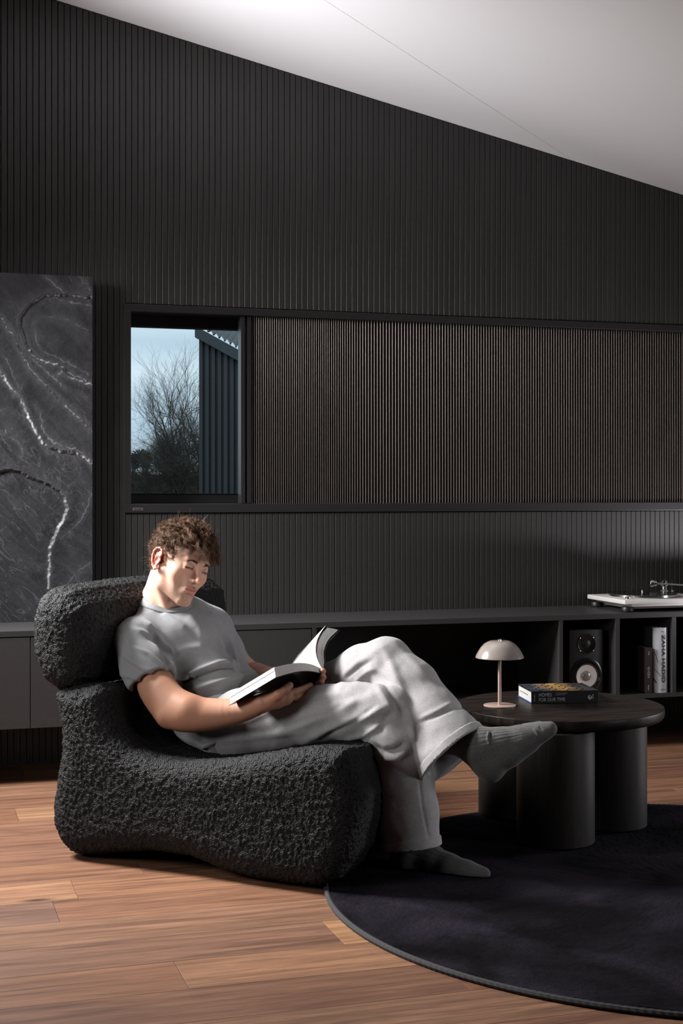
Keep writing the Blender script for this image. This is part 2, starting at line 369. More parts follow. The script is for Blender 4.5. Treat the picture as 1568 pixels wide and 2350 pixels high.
# stone slab panel leaning at the wall on the console
def stone():
    m = bpy.data.materials.new('veined_slate'); m.use_nodes = True
    n = m.node_tree.nodes; L = m.node_tree.links; b = n['Principled BSDF']; b.inputs['Roughness'].default_value = .48; b.inputs['Specular IOR Level'].default_value = .5
    at = n.new('ShaderNodeAttribute'); at.attribute_name = 'vein'
    t = n.new('ShaderNodeTexCoord'); mp1 = n.new('ShaderNodeMapping'); mp1.inputs['Rotation'].default_value = (0, .75, 0); mp1.inputs['Scale'].default_value = (2.5, 1, 9)
    z = n.new('ShaderNodeTexNoise'); z.inputs['Scale'].default_value = 2.6; z.inputs['Detail'].default_value = 8; z.inputs['Distortion'].default_value = .9
    mp0 = n.new('ShaderNodeMapping'); mp0.inputs['Rotation'].default_value = (0, -.8, 0); mp1.inputs['Rotation'].default_value = (0, 0, 0)
    L.new(t.outputs['Object'], mp0.inputs[0]); L.new(mp0.outputs[0], mp1.inputs[0]); L.new(mp1.outputs[0], z.inputs['Vector'])
    r = n.new('ShaderNodeValToRGB'); L.new(z.outputs['Fac'], r.inputs[0])
    e = r.color_ramp.elements; e[0].position = .28; e[0].color = (.012, .012, .014, 1); e[1].position = .72; e[1].color = (.034, .035, .040, 1)
    z3 = n.new('ShaderNodeTexNoise'); z3.inputs['Scale'].default_value = 3; z3.inputs['Detail'].default_value = 7; z3.inputs['Distortion'].default_value = .8
    L.new(mp1.outputs[0], z3.inputs['Vector'])
    r3 = n.new('ShaderNodeValToRGB'); L.new(z3.outputs['Fac'], r3.inputs[0]); e = r3.color_ramp.elements
    e[0].position = .485; e[0].color = (0, 0, 0, 1); e[1].position = .5; e[1].color = (.13, .13, .13, 1)
    q = e.new(.515); q.color = (0, 0, 0, 1)
    z4 = n.new('ShaderNodeTexNoise'); z4.inputs['Scale'].default_value = 2.2; z4.inputs['Detail'].default_value = 2; L.new(t.outputs['Object'], z4.inputs['Vector'])
    mk = n.new('ShaderNodeMapRange'); mk.inputs['From Min'].default_value = .52; mk.inputs['From Max'].default_value = .62; L.new(z4.outputs['Fac'], mk.inputs[0])
    mm = n.new('ShaderNodeMath'); mm.operation = 'MULTIPLY'; L.new(r3.outputs[0], mm.inputs[0]); L.new(mk.outputs[0], mm.inputs[1])
    ad = n.new('ShaderNodeMath'); ad.operation = 'ADD'; ad.use_clamp = True; L.new(mm.outputs[0], ad.inputs[0]); L.new(at.outputs['Fac'], ad.inputs[1])
    mxn = n.new('ShaderNodeMix'); mxn.data_type = 'RGBA'; L.new(ad.outputs[0], mxn.inputs[0]); L.new(r.outputs[0], mxn.inputs[6]); mxn.inputs[7].default_value = (.42, .43, .48, 1)
    L.new(mxn.outputs[2], b.inputs['Base Color'])
    z5 = n.new('ShaderNodeTexNoise'); z5.inputs['Scale'].default_value = 26; z5.inputs['Detail'].default_value = 7; z5.inputs['Distortion'].default_value = 1.2; L.new(mp1.outputs[0], z5.inputs['Vector'])
    bp = n.new('ShaderNodeBump'); bp.inputs['Strength'].default_value = .5; bp.inputs['Distance'].default_value = .004; L.new(z5.outputs['Fac'], bp.inputs['Height']); L.new(bp.outputs[0], b.inputs['Normal'])
    return m
M['stone'] = stone()
SY = 5.675
sx1 = onY(212, 900, SY)[0]; sz0 = .5705; sz1 = 1.940
nx_, nz_ = 230, 560; sx0 = -.55
gx = np.r_[np.linspace(sx0, .3, 21)[:-1], np.linspace(.3, sx1, nx_-20)]; gz = np.linspace(sz0, sz1, nz_)
XX, ZZ = np.meshgrid(gx, gz, indexing='ij')
ca, sa = math.cos(YAW), math.sin(YAW)
lat = XX*ca-SY*sa; dep = XX*sa+SY*ca; PX = CX+FPX*lat/dep; PY = YH+FPX*(EYE-ZZ)/dep
def fnoise(p, freq, seed=0, octv=4):
    # value noise, vectorised
    rs = np.random.RandomState(seed); tab = rs.rand(4096)
    p = np.asarray(p, float)*freq; out = np.zeros(len(p)); amp = 1; tot = 0
    for o in range(octv):
        i = np.floor(p).astype(np.int64); f = p-i; f = f*f*(3-2*f); acc = 0
        for dx in (0, 1):
            for dy in (0, 1):
                for dz in (0, 1):
                    h = ((i[:, 0]+dx)*73856093 ^ (i[:, 1]+dy)*19349663 ^ (i[:, 2]+dz)*83492791 ^ (o*977)) & 4095
                    acc = acc+tab[h]*(f[:, 0] if dx else 1-f[:, 0])*(f[:, 1] if dy else 1-f[:, 1])*(f[:, 2] if dz else 1-f[:, 2])
        out += acc*amp; tot += amp; amp *= .5; p = p*2.03+17.1
    return out/tot-.5
VE = np.zeros_like(PX); HT = np.zeros_like(PX)
flat = np.c_[XX.ravel(), ZZ.ravel(), np.zeros(XX.size)]
wob = (fnoise(flat, 14, 3)*9).reshape(PX.shape); wob2 = (fnoise(flat, 14, 5)*9).reshape(PX.shape)
brk = (fnoise(flat, 9, 8)+.5).reshape(PX.shape)
def polyd(ptsl, X, Y):
    best = np.full(X.shape, 1e9); side = np.zeros(X.shape)
    for (ax, ay), (bx_, by_) in zip(ptsl, ptsl[1:]):
        ex, ey = bx_-ax, by_-ay; t = np.clip(((X-ax)*ex+(Y-ay)*ey)/(ex*ex+ey*ey), 0, 1)
        d = np.hypot(X-ax-t*ex, Y-ay-t*ey); s = np.sign((X-ax)*ey-(Y-ay)*ex)
        m_ = d < best; side = np.where(m_, s, side); best = np.where(m_, d, best)
    return best, side
VEINS = [ # polyline in photo pixels, half width px, strength, relief step
 ([(212, 684), (160, 677), (105, 677), (80, 690), (50, 718), (44, 738), (52, 765), (62, 795), (76, 815), (92, 826), (115, 834), (140, 838), (148, 855), (160, 866), (180, 874), (212, 882)], 1.0, .55, -.004),
 ([(0, 725), (20, 755), (38, 778), (46, 805), (66, 838), (80, 858), (105, 885), (122, 905), (150, 932), (175, 955), (195, 975), (212, 990)], .8, .55, -.002),
 ([(-30, 800), (0, 855), (20, 885), (45, 912), (58, 940), (66, 965), (82, 990), (94, 1012), (105, 1025), (135, 1034), (165, 1038), (190, 1048), (210, 1064)], 1.6, .75, .005),
 ([(5, 815), (20, 835), (30, 860), (45, 890)], .7, .35, 0),
 ([(80, 930), (95, 960), (98, 985), (112, 1008), (135, 1022), (165, 1028), (190, 1040)], .9, .4, 0),
 ([(0, 1083), (20, 1080), (45, 1083), (75, 1097), (105, 1110), (135, 1125), (150, 1142), (153, 1160), (150, 1182), (138, 1200), (125, 1230), (113, 1262), (113, 1350)], 1.0, .38, .006),
 ([(105, 635), (125, 652), (145, 672)], .8, .45, 0), ([(178, 630), (195, 650), (210, 668)], .6, .25, 0),
 ([(122, 683), (150, 692), (185, 697), (212, 702)], .8, .3, 0),
 ([(66, 818), (90, 836), (115, 858), (135, 880), (160, 897), (200, 912)], .7, .3, 0),
 ([(10, 985), (15, 1000), (40, 1012), (55, 1035), (50, 1050)], .8, .25, 0),
 ([(210, 1130), (200, 1165), (185, 1195), (165, 1215), (140, 1235)], .7, .3, 0),
 ([(210, 1290), (180, 1310), (150, 1345)], .6, .22, 0), ([(160, 1030), (190, 1090), (150, 1120), (110, 1105)], .5, .15, 0),
 ([(75, 740), (100, 725), (140, 728), (170, 740), (200, 760)], .6, .25, 0), ([(80, 755), (82, 780), (95, 805), (125, 820), (160, 835), (200, 860)], .6, .28, 0),
 ([(135, 860), (150, 848), (170, 862), (198, 873)], .7, .45, 0), ([(0, 945), (25, 935), (60, 960), (75, 955)], .6, .2, 0)]
def chaikin(p):
    for _ in range(2): p = [p[0]]+[q for a, b in zip(p, p[1:]) for q in ((a[0]*.75+b[0]*.25, a[1]*.75+b[1]*.25), (a[0]*.25+b[0]*.75, a[1]*.25+b[1]*.75))]+[p[-1]]
    return p
wf1 = (fnoise(flat, 70, 13, 3)*9).reshape(PX.shape); wf2 = (fnoise(flat, 70, 15, 3)*9).reshape(PX.shape); brk = np.clip(brk+(fnoise(flat, 45, 19, 3)*1.6).reshape(PX.shape), 0, 1)
for pl_, hw, st, step in VEINS:
    d, s = polyd(chaikin(pl_), PX+wob*.7+wf1, PY+wob2*.7+wf2)
    VE = np.maximum(VE, st*np.clip(1.25-d/(hw*1.5), 0, 1)*np.clip(-.15+2.0*brk, .08, 1))
    VE = np.maximum(VE, st*.13*np.exp(-(d/9)**2))
    if step: HT += np.where(s > 0, 1, -1)*step*np.exp(-(d/22)**2)*(np.clip(d/2.5, 0, 1))
HT += (fnoise(flat*[1, 1, 1], 11, 21, 5)*.006).reshape(PX.shape)
edge = (XX > sx1-1e-6) | (ZZ < sz0+1e-6) | (ZZ > sz1-1e-6) | (XX < sx0+1e-6)
Vf = np.stack([XX, SY-HT, ZZ], -1).reshape(-1, 3)
idx = np.arange(nx_*nz_).reshape(nx_, nz_)
Fq = np.stack([idx[:-1, :-1], idx[1:, :-1], idx[1:, 1:], idx[:-1, 1:]], -1).reshape(-1, 4)
slab = thing('stone_panel', 'tall veined charcoal slate wall panel standing on console behind the armchair', 'wall panel', (0, 0, 0))
fo = mesh('slate_face', Vf, Fq, M['stone'], slab, smooth=True)
a_ = fo.data.attributes.new('vein', 'FLOAT', 'POINT'); a_.data.foreach_set('value', VE.reshape(-1).astype(np.float32))
# slab body: edge skirt behind the relief face
bm = bmesh.new(); add_box(bm, (sx0, SY+.006, sz0), (sx1+.001, SY+.03, sz1)); bmobj('slab_body', bm, M['blackmat'], slab)
bm = bmesh.new()
for a2, b2 in (((sx1, sz0), (sx1, sz1)), ((sx0, sz1), (sx1, sz1))):
    pass
ring = [idx[-1, j] for j in range(nz_)]
Vs = [tuple(Vf[i]) for i in ring]+[(Vf[i][0]+.001, SY+.008, Vf[i][2]) for i in ring]
ring2 = [idx[i, -1] for i in range(nx_)]
b0 = len(Vs); Vs += [tuple(Vf[i]) for i in ring2]+[(Vf[i][0], SY+.008, Vf[i][2]) for i in ring2]
Fs = [(i, i+nz_, i+nz_+1, i+1) for i in range(nz_-1)]+[(b0+i, b0+i+1, b0+i+1+nx_, b0+i+nx_) for i in range(nx_-1)]
bm.free(); so = mesh('slab_edge', Vs, Fs, M['stone'], slab)

# ------------------------------------------------------------------ console
YC = 5.32; CZ0, CZ1 = .209, .570; TT = .0215; BT = .0175
con = thing('media_console', 'long low charcoal wall-hung console with open shelf bays', 'sideboard', (1.5, YC, CZ0))
def cb(name, lo, hi, m, bev=.0008):
    o = box(name, lo, hi, m, con, bev); o.matrix_parent_inverse = Matrix.Translation((-1.5, -YC, -CZ0)); return o
cx0, cx1 = -1.4, 4.9
cb('top_panel', (cx0, YC, CZ1-TT), (cx1, D-.001, CZ1), M['console'])
cb('back_panel', (cx0, D-.012, CZ0+BT), (cx1, D-.001, CZ1-TT), M['blackmat'])
def xc(px): return onY(px, 1500, YC)[0]
divs = [(xc(717), xc(727)), (xc(1284), xc(1292.5)), (xc(1413), xc(1423)), (xc(1543), xc(1552.5))]
w_ = divs[2][0]-divs[1][0]
divs += [(divs[3][0]+w_, divs[3][1]+w_), (divs[3][0]+2*w_, divs[3][1]+2*w_)]
for a, b in divs: cb('divider', (a, YC, CZ0+BT), (b, D-.012, CZ1-TT), M['console'])
dx1 = divs[0][0]-.002; g70 = xc(70); wd = (dx1-g70)/2
xe = dx1
cb('bottom_panel', (dx1, YC, CZ0), (cx1, D-.001, CZ0+BT), M['console']); cb('bottom_panel', (cx0, YC+.02, CZ0), (dx1, D-.001, CZ0+BT), M['console'])
while xe > cx0+.05:
    a = max(xe-wd, cx0)
    cb('door', (a+.0015, YC+.001, CZ0+.0), (xe-.0015, YC+.019, CZ1-TT-.004), M['front'], .001)
    xe -= wd
cb('door_carcass', (cx0, YC+.019, CZ0+BT), (dx1, YC+.03, CZ1-TT), M['blackmat'])
# doors on far right bays beyond the picture
# ------------------------------------------------------------------ rug
M['rug'] = mat('plum_charcoal_pile', (.0015, .0012, .002), .95, spec=.05, sheen=.0, col2=(.0085, .0068, .010), vscale=420, bump=.9, bscale=520, bdist=.004, detail=3)
_n = M['rug'].node_tree.nodes; _l = M['rug'].node_tree.links; _t = _n.new('ShaderNodeTexCoord'); _z = _n.new('ShaderNodeTexNoise'); _z.inputs['Scale'].default_value = 3.2; _z.inputs['Detail'].default_value = 5; _z.inputs['Distortion'].default_value = .8
_r = _n.new('ShaderNodeMapRange'); _r.inputs['From Min'].default_value = .38; _r.inputs['From Max'].default_value = .64; _r.inputs['To Min'].default_value = .45; _r.inputs['To Max'].default_value = 3.4  # patchy sheen of the pile put into the base colour
_b = _n['Principled BSDF'].inputs['Base Color']; _src = _b.links[0].from_socket; _m = _n.new('ShaderNodeVectorMath'); _m.operation = 'SCALE'
_l.new(_t.outputs['Object'], _z.inputs['Vector']); _l.new(_z.outputs['Fac'], _r.inputs[0]); _l.new(_src, _m.inputs[0]); _l.new(_r.outputs[0], _m.inputs['Scale']); _l.new(_m.outputs[0], _b)
M['bind'] = mat('rug_binding_yarn', (.009, .009, .011), .75, sheen=.0, bump=.5, bscale=900, bdist=.002)
rc_ = G(.940, 3.861, 0); RR = .988
rug = thing('rug', 'round dark plum-charcoal rug with corded edge under the coffee table', 'rug', (rc_[0], rc_[1], 0))
nr, na = 150, 900
rr = np.sqrt(np.linspace(0, 1, nr))*(RR-.010); aa = np.linspace(0, 2*np.pi, na, endpoint=False)
R_, A_ = np.meshgrid(rr, aa, indexing='ij'); P_ = np.c_[(R_*np.cos(A_)).ravel(), (R_*np.sin(A_)).ravel(), np.zeros(R_.size)]
h_ = .013+fnoise(P_+5, 4, 11, 3)*.004+fnoise(P_+3, 130, 12, 2)*.0045; h_ = np.where(R_.ravel() > RR-.016, .008, h_)
P_[:, 2] = h_; ii = np.arange(nr*na).reshape(nr, na); jn = np.roll(ii, -1, 1)
Fr = np.stack([ii[:-1], ii[1:], jn[1:], jn[:-1]], -1).reshape(-1, 4)
pile = tag(mesh('pile', P_, Fr, M['rug'], rug, smooth=True), kind='stuff')
bm = bmesh.new(); n = 720; rings = []
for i in range(n*2):
    a = 2*math.pi*i/(n*2); r0 = .0072+(.0006 if i % 4 < 2 else 0)
    rings.append([bm.verts.new(((RR-.007+r0*math.cos(2*math.pi*k/8))*math.cos(a), (RR-.007+r0*math.cos(2*math.pi*k/8))*math.sin(a), .0078+r0*math.sin(2*math.pi*k/8))) for k in range(8)])
for i in range(len(rings)):
    A, B = rings[i], rings[(i+1) % len(rings)]
    for k in range(8): bm.faces.new((A[k], A[(k+1) % 8], B[(k+1) % 8], B[k]))
bmobj('corded_edge', bm, M['bind'], rug, True)

# ------------------------------------------------------------------ coffee table
M['table'] = mat('dark_stained_wood', (.007, .0055, .005), .40, spec=.12, col2=(.020, .015, .013), vscale=6, vstretch=(1, 9, 1), bump=.06, bscale=120, bstretch=(1, 12, 1), rvar=.08)
M['leg'] = mat('dark_stained_leg', (.006, .005, .0045), .45, spec=.3, col2=(.014, .011, .009), vscale=30, vstretch=(6, 6, .35), bump=.08, bscale=300, bstretch=(4, 4, .2))
ZT = .398; TR = .330
tc0 = G(.703, 4.55, 0)
tab = thing('coffee_table', 'round dark wooden coffee table on three thick cylindrical legs', 'coffee table', (tc0[0], tc0[1], 0))
prof = [(0, ZT), (TR-.003, ZT)]+[(TR-.003+.003*math.sin(a), ZT-.003+.003*math.cos(a)) for a in np.linspace(.3, 1.57, 4)]+[(TR+.001, ZT-.018), (TR-.001, ZT-.026), (TR-.006, ZT-.032), (TR-.015, ZT-.036), (TR-.05, ZT-.038), (0, ZT-.038)]
lathe('tabletop', prof, (0, 0, 0), M['table'], tab, n=96)
for lt, dp in ((.656, 4.33), (.862, 4.545), (.575, 4.70)):
    g = G(lt-.703, dp-4.55, 0)
    lathe('leg', [(0, .016), (.116, .016), (.119, .019), (.119, ZT-.040), (.117, ZT-.0385), (0, ZT-.0385)], (g[0], g[1], 0), M['leg'], tab, n=64)

# ------------------------------------------------------------------ table lamp
M['lampg'] = mat('gloss_greige_enamel', (.20, .172, .157), .22, spec=.6, coat=.6)
M['lampm'] = mat('satin_blush_metal', (.40, .29, .24), .28, spec=.5, coat=.3)
M['chrome'] = mat('chrome', (.75, .74, .73), .16, metal=1.0)
lz = 4.523; lg = G((1147-784)/FPX*lz, lz, 0)
lamp = thing('table_lamp', 'small glossy greige mushroom-shaped lamp standing on the coffee table', 'lamp', (lg[0], lg[1], ZT))
lathe('base', [(0, 0), (.050, 0), (.0515, .001), (.0515, .0035), (.050, .0045), (0, .0045)], (0, 0, 0), M['lampm'], lamp, 64)
lathe('pole', [(0, .004), (.0055, .004), (.0055, .175), (0, .175)], (0, 0, 0), M['lampm'], lamp, 24)
sp = [(0.0, .209), (.030, .2085), (.037, .206), (.048, .200), (.060, .188), (.069, .174), (.0755, .162), (.0775, .156), (.077, .1545), (.0735, .1545), (.067, .168), (.058, .182), (.046, .193), (.03, .199), (0, .2)]
lathe('lamp_shade', sp, (0, 0, 0), M['lampg'], lamp, 96)
lathe('finial', [(0, .209), (.0055, .209), (.0057, .2135), (.005, .214), (0, .214)], (0, 0, 0), M['chrome'], lamp, 24)
lathe('diffuser', [(0, .158), (.030, .158), (.034, .162), (.034, .176), (0, .176)], (0, 0, 0), M['lampm'], lamp, 48)

# ------------------------------------------------------------------ book on table
M['paper'] = mat('page_edges', (.34, .33, .32), .8, var=.22, vscale=60, vstretch=(.4, .4, 28))
M['bkblack'] = mat('black_cover', (.008, .008, .009), .38)
M['bkblue'] = mat('blue_board', (.015, .04, .13), .5)
M['grey_ink'] = mat('grey_ink', (.42, .42, .42), .5)
def photo_cover():
    m = bpy.data.materials.new('printed_house_photo'); m.use_nodes = True
    n = m.node_tree.nodes; L = m.node_tree.links; b = n['Principled BSDF']; b.inputs['Roughness'].default_value = .3
    t = n.new('ShaderNodeTexCoord'); mp = n.new('ShaderNodeMapping'); mp.inputs['Scale'].default_value = (1, 1, 1); L.new(t.outputs['Object'], mp.inputs[0])
    br = n.new('ShaderNodeTexBrick'); br.inputs['Scale'].default_value = 11; br.inputs['Mortar Size'].default_value = .035; br.inputs['Mortar'].default_value = (.01, .01, .012, 1)
    br.inputs['Color1'].default_value = (1, 1, 1, 1); br.inputs['Color2'].default_value = (.55, .55, .6, 1); br.offset = .3; L.new(mp.outputs[0], br.inputs['Vector'])
    s = n.new('ShaderNodeSeparateXYZ'); L.new(t.outputs['Object'], s.inputs[0])
    r = n.new('ShaderNodeValToRGB'); mr = n.new('ShaderNodeMapRange'); mr.inputs['From Min'].default_value = 0; mr.inputs['From Max'].default_value = .225; L.new(s.outputs[0], mr.inputs[0])
    z = n.new('ShaderNodeTexNoise'); z.inputs['Scale'].default_value = 22; z.inputs['Detail'].default_value = 5; L.new(t.outputs['Object'], z.inputs['Vector'])
    ad = n.new('ShaderNodeMath'); ad.operation = 'MULTIPLY_ADD'; ad.inputs[1].default_value = .35; L.new(z.outputs['Fac'], ad.inputs[0]); L.new(mr.outputs[0], ad.inputs[2])
    L.new(ad.outputs[0], r.inputs[0]); e = r.color_ramp.elements
    e[0].position = .12; e[0].color = (.035, .045, .055, 1); e[1].position = 1.0; e[1].color = (.05, .05, .05, 1)
    for p_, c_ in ((.3, (.05, .06, .08, 1)), (.42, (.16, .13, .12, 1)), (.55, (.42, .24, .07, 1)), (.72, (.55, .33, .10, 1)), (.85, (.25, .16, .07, 1))):
        q = e.new(p_); q.color = c_
    mx = n.new('ShaderNodeMix'); mx.data_type = 'RGBA'; mx.blend_type = 'MULTIPLY'; mx.inputs[0].default_value = 1; L.new(r.outputs[0], mx.inputs[6]); L.new(br.outputs[0], mx.inputs[7])
    L.new(mx.outputs[2], b.inputs['Base Color']); return m
M['photo'] = photo_cover()
p0 = onz(1220, 1616, ZT); p1 = onz(1374, 1612.8, ZT); p3_ = onz(1187, 1598.5, ZT)
ang = math.atan2(p1[1]-p0[1], p1[0]-p0[0]); BL = math.hypot(p1[0]-p0[0], p1[1]-p0[1]); BW, BH = .176, .041
bk = thing('book', 'thick black-spined hardback lying on the coffee table beside the lamp', 'book', (p0[0], p0[1], ZT), ang)
box('page_block', (.003, .004, .0035), (BL-.003, BW-.005, BH-.0035), M['paper'], bk)
box('back_cover', (0, .002, 0), (BL, BW, .003), M['bkblue'], bk, .0006)
box('front_cover', (0, .001, BH-.003), (BL, BW, BH), M['photo'], bk, .0006)
box('spine', (0, 0, 0), (BL, .004, BH), M['bkblack'], bk, .0012)
def on_spine(x, z): return Matrix.Translation((x, -.0004, z))@TX
text('title_lettering', 'HOMES', .0165, M['grey_ink'], bk, on_spine(.024, .0235), sx=.80)
text('title_lettering', 'FOR OUR TIME', .0165, M['grey_ink'], bk, on_spine(.024, .0080), sx=.80)
text('subtitle_lettering', 'Contemporary Houses\naround the World', .0046, M['grey_ink'], bk, on_spine(.080, .0325), sx=.95, lines=1.1)
R90 = Matrix.Rotation(math.radians(90), 4, 'Y')
text('author_lettering', 'Philip Jodidio', .0052, M['grey_ink'], bk, Matrix.Translation((.0115, -.0004, .0075))@TX@Matrix.Rotation(math.radians(90), 4, 'Z'), sx=.85)
text('number_lettering', '40', .021, M['grey_ink'], bk, Matrix.Translation((.199, -.0004, .0085))@TX@Matrix.Rotation(math.radians(68), 4, 'Z'), sx=.72, bold=.0005, spacing=.8)
text('publisher_lettering', 'TASCHEN', .0052, M['grey_ink'], bk, Matrix.Translation((.2075, -.0004, .0125))@TX@Matrix.Rotation(math.radians(90), 4, 'Z'), sx=.7)
box('bookmark_ribbon', (.0012, .055, .022), (.0032, .150, .0232), M['bkblack'], bk)

# ------------------------------------------------------------------ speaker in its bay
M['spk'] = mat('speaker_vinyl', (.014, .014, .015), .5, spec=.4, bump=.3, bscale=700)
M['spkgl'] = mat('speaker_gloss', (.008, .008, .009), .22)
M['cone'] = mat('white_cone', (.90, .88, .87), .4, spec=.4)
M['cap'] = mat('grey_dust_cap', (.36, .345, .34), .32, metal=.4)
M['rubber'] = mat('rubber', (.008, .008, .008), .45)
sx_, sw_, sh_, sy_ = xc(1315.5), .158, .277, YC+.035
s_ = thing('loudspeaker', 'black bookshelf speaker with white cone inside the open shelf bay', 'speaker', (sx_, sy_, CZ0+BT))
box('cabinet', (0, 0, 0), (sw_, .22, sh_), M['spk'], s_, .004, True)
cxx = sw_/2
lathe('tweeter', [(.042, 0), (.043, .002), (.040, .0035), (.034, .002), (.024, -.004+.006), (.019, .001)], (cxx, .0005, sh_-.060), M['spkgl'], s_, 64, axis=(0, -1, 0))
lathe('tweeter_dome', [(.0195, .0005), (.019, .003), (.015, .006), (.008, .0085), (0, .009)], (cxx, .0005, sh_-.060), M['rubber'], s_, 40, axis=(0, -1, 0))
wz = .082
lathe('woofer_ring', [(.0745, 0), (.0745, .003), (.069, .0055), (.060, .006), (.057, .003), (.055, -.001)], (cxx, .0005, wz+.002), M['spkgl'], s_, 72, axis=(0, -1, 0))
wf = lathe('surround', [(.057, .002), (.0545, .0062), (.050, .0066), (.0465, .003)], (cxx, .0005, wz), M['rubber'], s_, 64, axis=(0, -1, 0))
lathe('cone', [(.0475, .0045), (.044, .0035), (.030, -.0005+.001), (.020, .0006)], (cxx, .0005, wz), M['cone'], s_, 64, axis=(0, -1, 0))
lathe('dust_cap', [(.0215, .001), (.020, .005), (.015, .0085), (.008, .0105), (0, .011)], (cxx, .0005, wz), M['cap'], s_, 40, axis=(0, -1, 0))
for dx, dz in ((-.03, sh_-.035), (.03, sh_-.035), (-.03, sh_-.089), (.03, sh_-.089), (-.047, wz+.050), (.047, wz+.050), (-.047, wz-.048), (.047, wz-.048)):
    lathe('screw', [(.0022, 0), (.0022, .0055), (.0008, .006), (0, .0055)], (cxx+dx, .001, dz), M['chrome'], s_, 12, axis=(0, -1, 0))

# ------------------------------------------------------------------ shelf books
M['maroon'] = mat('dark_maroon_cover', (.022, .012, .013), .45)
M['white_ink'] = mat('pale_ink', (.62, .58, .56), .5)
M['silver'] = mat('silver_print', (.42, .44, .49), .3, spec=.5, col2=(.62, .64, .70), vscale=3.2, vstretch=(5, .3, .9), detail=2)
M['darkprint'] = mat('dark_print', (.030, .030, .032), .35)
bx0, bx1 = xc(1484), xc(1499.5)
zb = CZ0+BT; hb = .1945
b2 = thing('book', 'dark maroon book with a white 2 standing in the shelf bay', 'book', (bx0, YC+.012, zb))
wb = bx1-bx0
box('cover', (0, 0, 0), (wb, .185, .005), M['maroon'], b2); b2c = box('cover_boards', (0, 0, 0), (.003, .19, hb), M['maroon'], b2, .0006)
box('cover_boards', (wb-.003, 0, 0), (wb, .19, hb), M['maroon'], b2, .0006)
box('spine', (0, -.003, 0), (wb, .003, hb), M['maroon'], b2, .0012)
box('page_block', (.003, .003, .002), (wb-.003, .186, hb-.003), M['paper'], b2)
text('volume_number', '2', .019, M['white_ink'], b2, Matrix.Translation((wb/2-.0032, -.0034, hb-.030))@TX, sx=.72)
for i, w2_ in enumerate((.007, .014, .007, .0075, .0145, .012, .009, .011)):      # lines too small to read in the photo
    box('spine_lettering', (wb/2-w2_/2, -.0034, .111-i*.0062), (wb/2+w2_/2, -.003, .1128-i*.0062), M['white_ink'], b2)
text('spine_lettering', 'Museen', .0085, M['white_ink'], b2, Matrix.Translation((wb/2-.0035, -.0034, .036))@TX@Matrix.Rotation(math.radians(-90), 4, 'Z'), sx=.85)
zx0, zx1 = xc(1506.5), xc(1537.8); wz_ = zx1-zx0; hz = .277
b3 = thing('book', 'large silver monograph with bold black lettering standing at right of bay', 'book', (zx0, YC+.014, zb))
bm = bmesh.new()
pr = [(0, .02), (.002, .008), (.010, .001), (wz_*.45, -.0035), (wz_*.8, -.002), (wz_-.001, .004), (wz_, .02)]
vlo = [bm.verts.new((a, b, 0)) for a, b in pr]; vhi = [bm.verts.new((a, b, hz)) for a, b in pr]
for i in range(len(pr)-1): bm.faces.new((vlo[i], vlo[i+1], vhi[i+1], vhi[i]))
bmobj('spine', bm, M['silver'], b3, True)
box('cover_boards', (0, .018, 0), (.003, .30, hz), M['darkprint'], b3); box('cover_boards', (wz_-.003, .018, 0), (wz_, .30, hz), M['darkprint'], b3)
box('page_block', (.003, .016, .003), (wz_-.003, .295, hz-.004), M['paper'], b3)
def spine_y(a): return float(np.interp(a, [p[0] for p in pr], [p[1] for p in pr]))
t_ = text('title_lettering', 'ZAHA HADID', .0225, M['ink'], b3, Matrix.Translation((wz_*.50, spine_y(wz_*.6)-.0022, hz-.030))@TX@Matrix.Rotation(math.radians(-90), 4, 'Z'), sx=1.48, bold=.0005)
text('author_lettering', 'Philip Jodidio', .0034, M['ink'], b3, Matrix.Translation((wz_*.42, spine_y(wz_*.5)-.001, hz-.0175))@TX, sx=.9)
text('publisher_lettering', 'TASCHEN', .0056, M['ink'], b3, Matrix.Translation((wz_*.42, spine_y(wz_*.5)-.001, .012))@TX, sx=.85)
def band(pts, w, m):
    V = []; F = []
    for i, (a, zc) in enumerate(pts):
        V += [(a, spine_y(a)-.0005, zc+w/2), (a, spine_y(a)-.0005, zc-w/2)]
    F = [(2*i, 2*i+1, 2*i+3, 2*i+2) for i in range(len(pts)-1)]
    mesh('spine_print', V, F, m, b3)
def seg(p, q, n=8): return [(p[0]+(q[0]-p[0])*i/n, p[1]+(q[1]-p[1])*i/n) for i in range(n+1)]
M['pale'] = mat('pale_print', (.62, .62, .62), .35); M['khaki'] = mat('ochre_print', (.40, .30, .20), .4); M['midg'] = mat('mid_grey_print', (.10, .10, .105), .35)
band(seg((.010, hz-.001), (.034, hz-.040)), .008, M['pale']); band(seg((.026, hz-.001), (wz_-.003, hz-.036)), .009, M['pale'])
band(seg((.0015, hz-.090), (.020, hz-.143)), .012, M['pale']); band(seg((.0015, hz-.098), (.016, hz-.146)), .009, M['midg'])
band(seg((.0195, hz-.141), (.027, hz-.158)), .006, M['khaki']); band(seg((.002, hz-.175), (.028, hz-.205)), .004, M['midg'])
band(seg((.001, .018), (.020, .006), 8)+seg((.020, .006), (wz_-.005, .002), 8)[1:], .003, M['pale']); band(seg((.001, .060), (.010, .042)), .008, M['ink'])

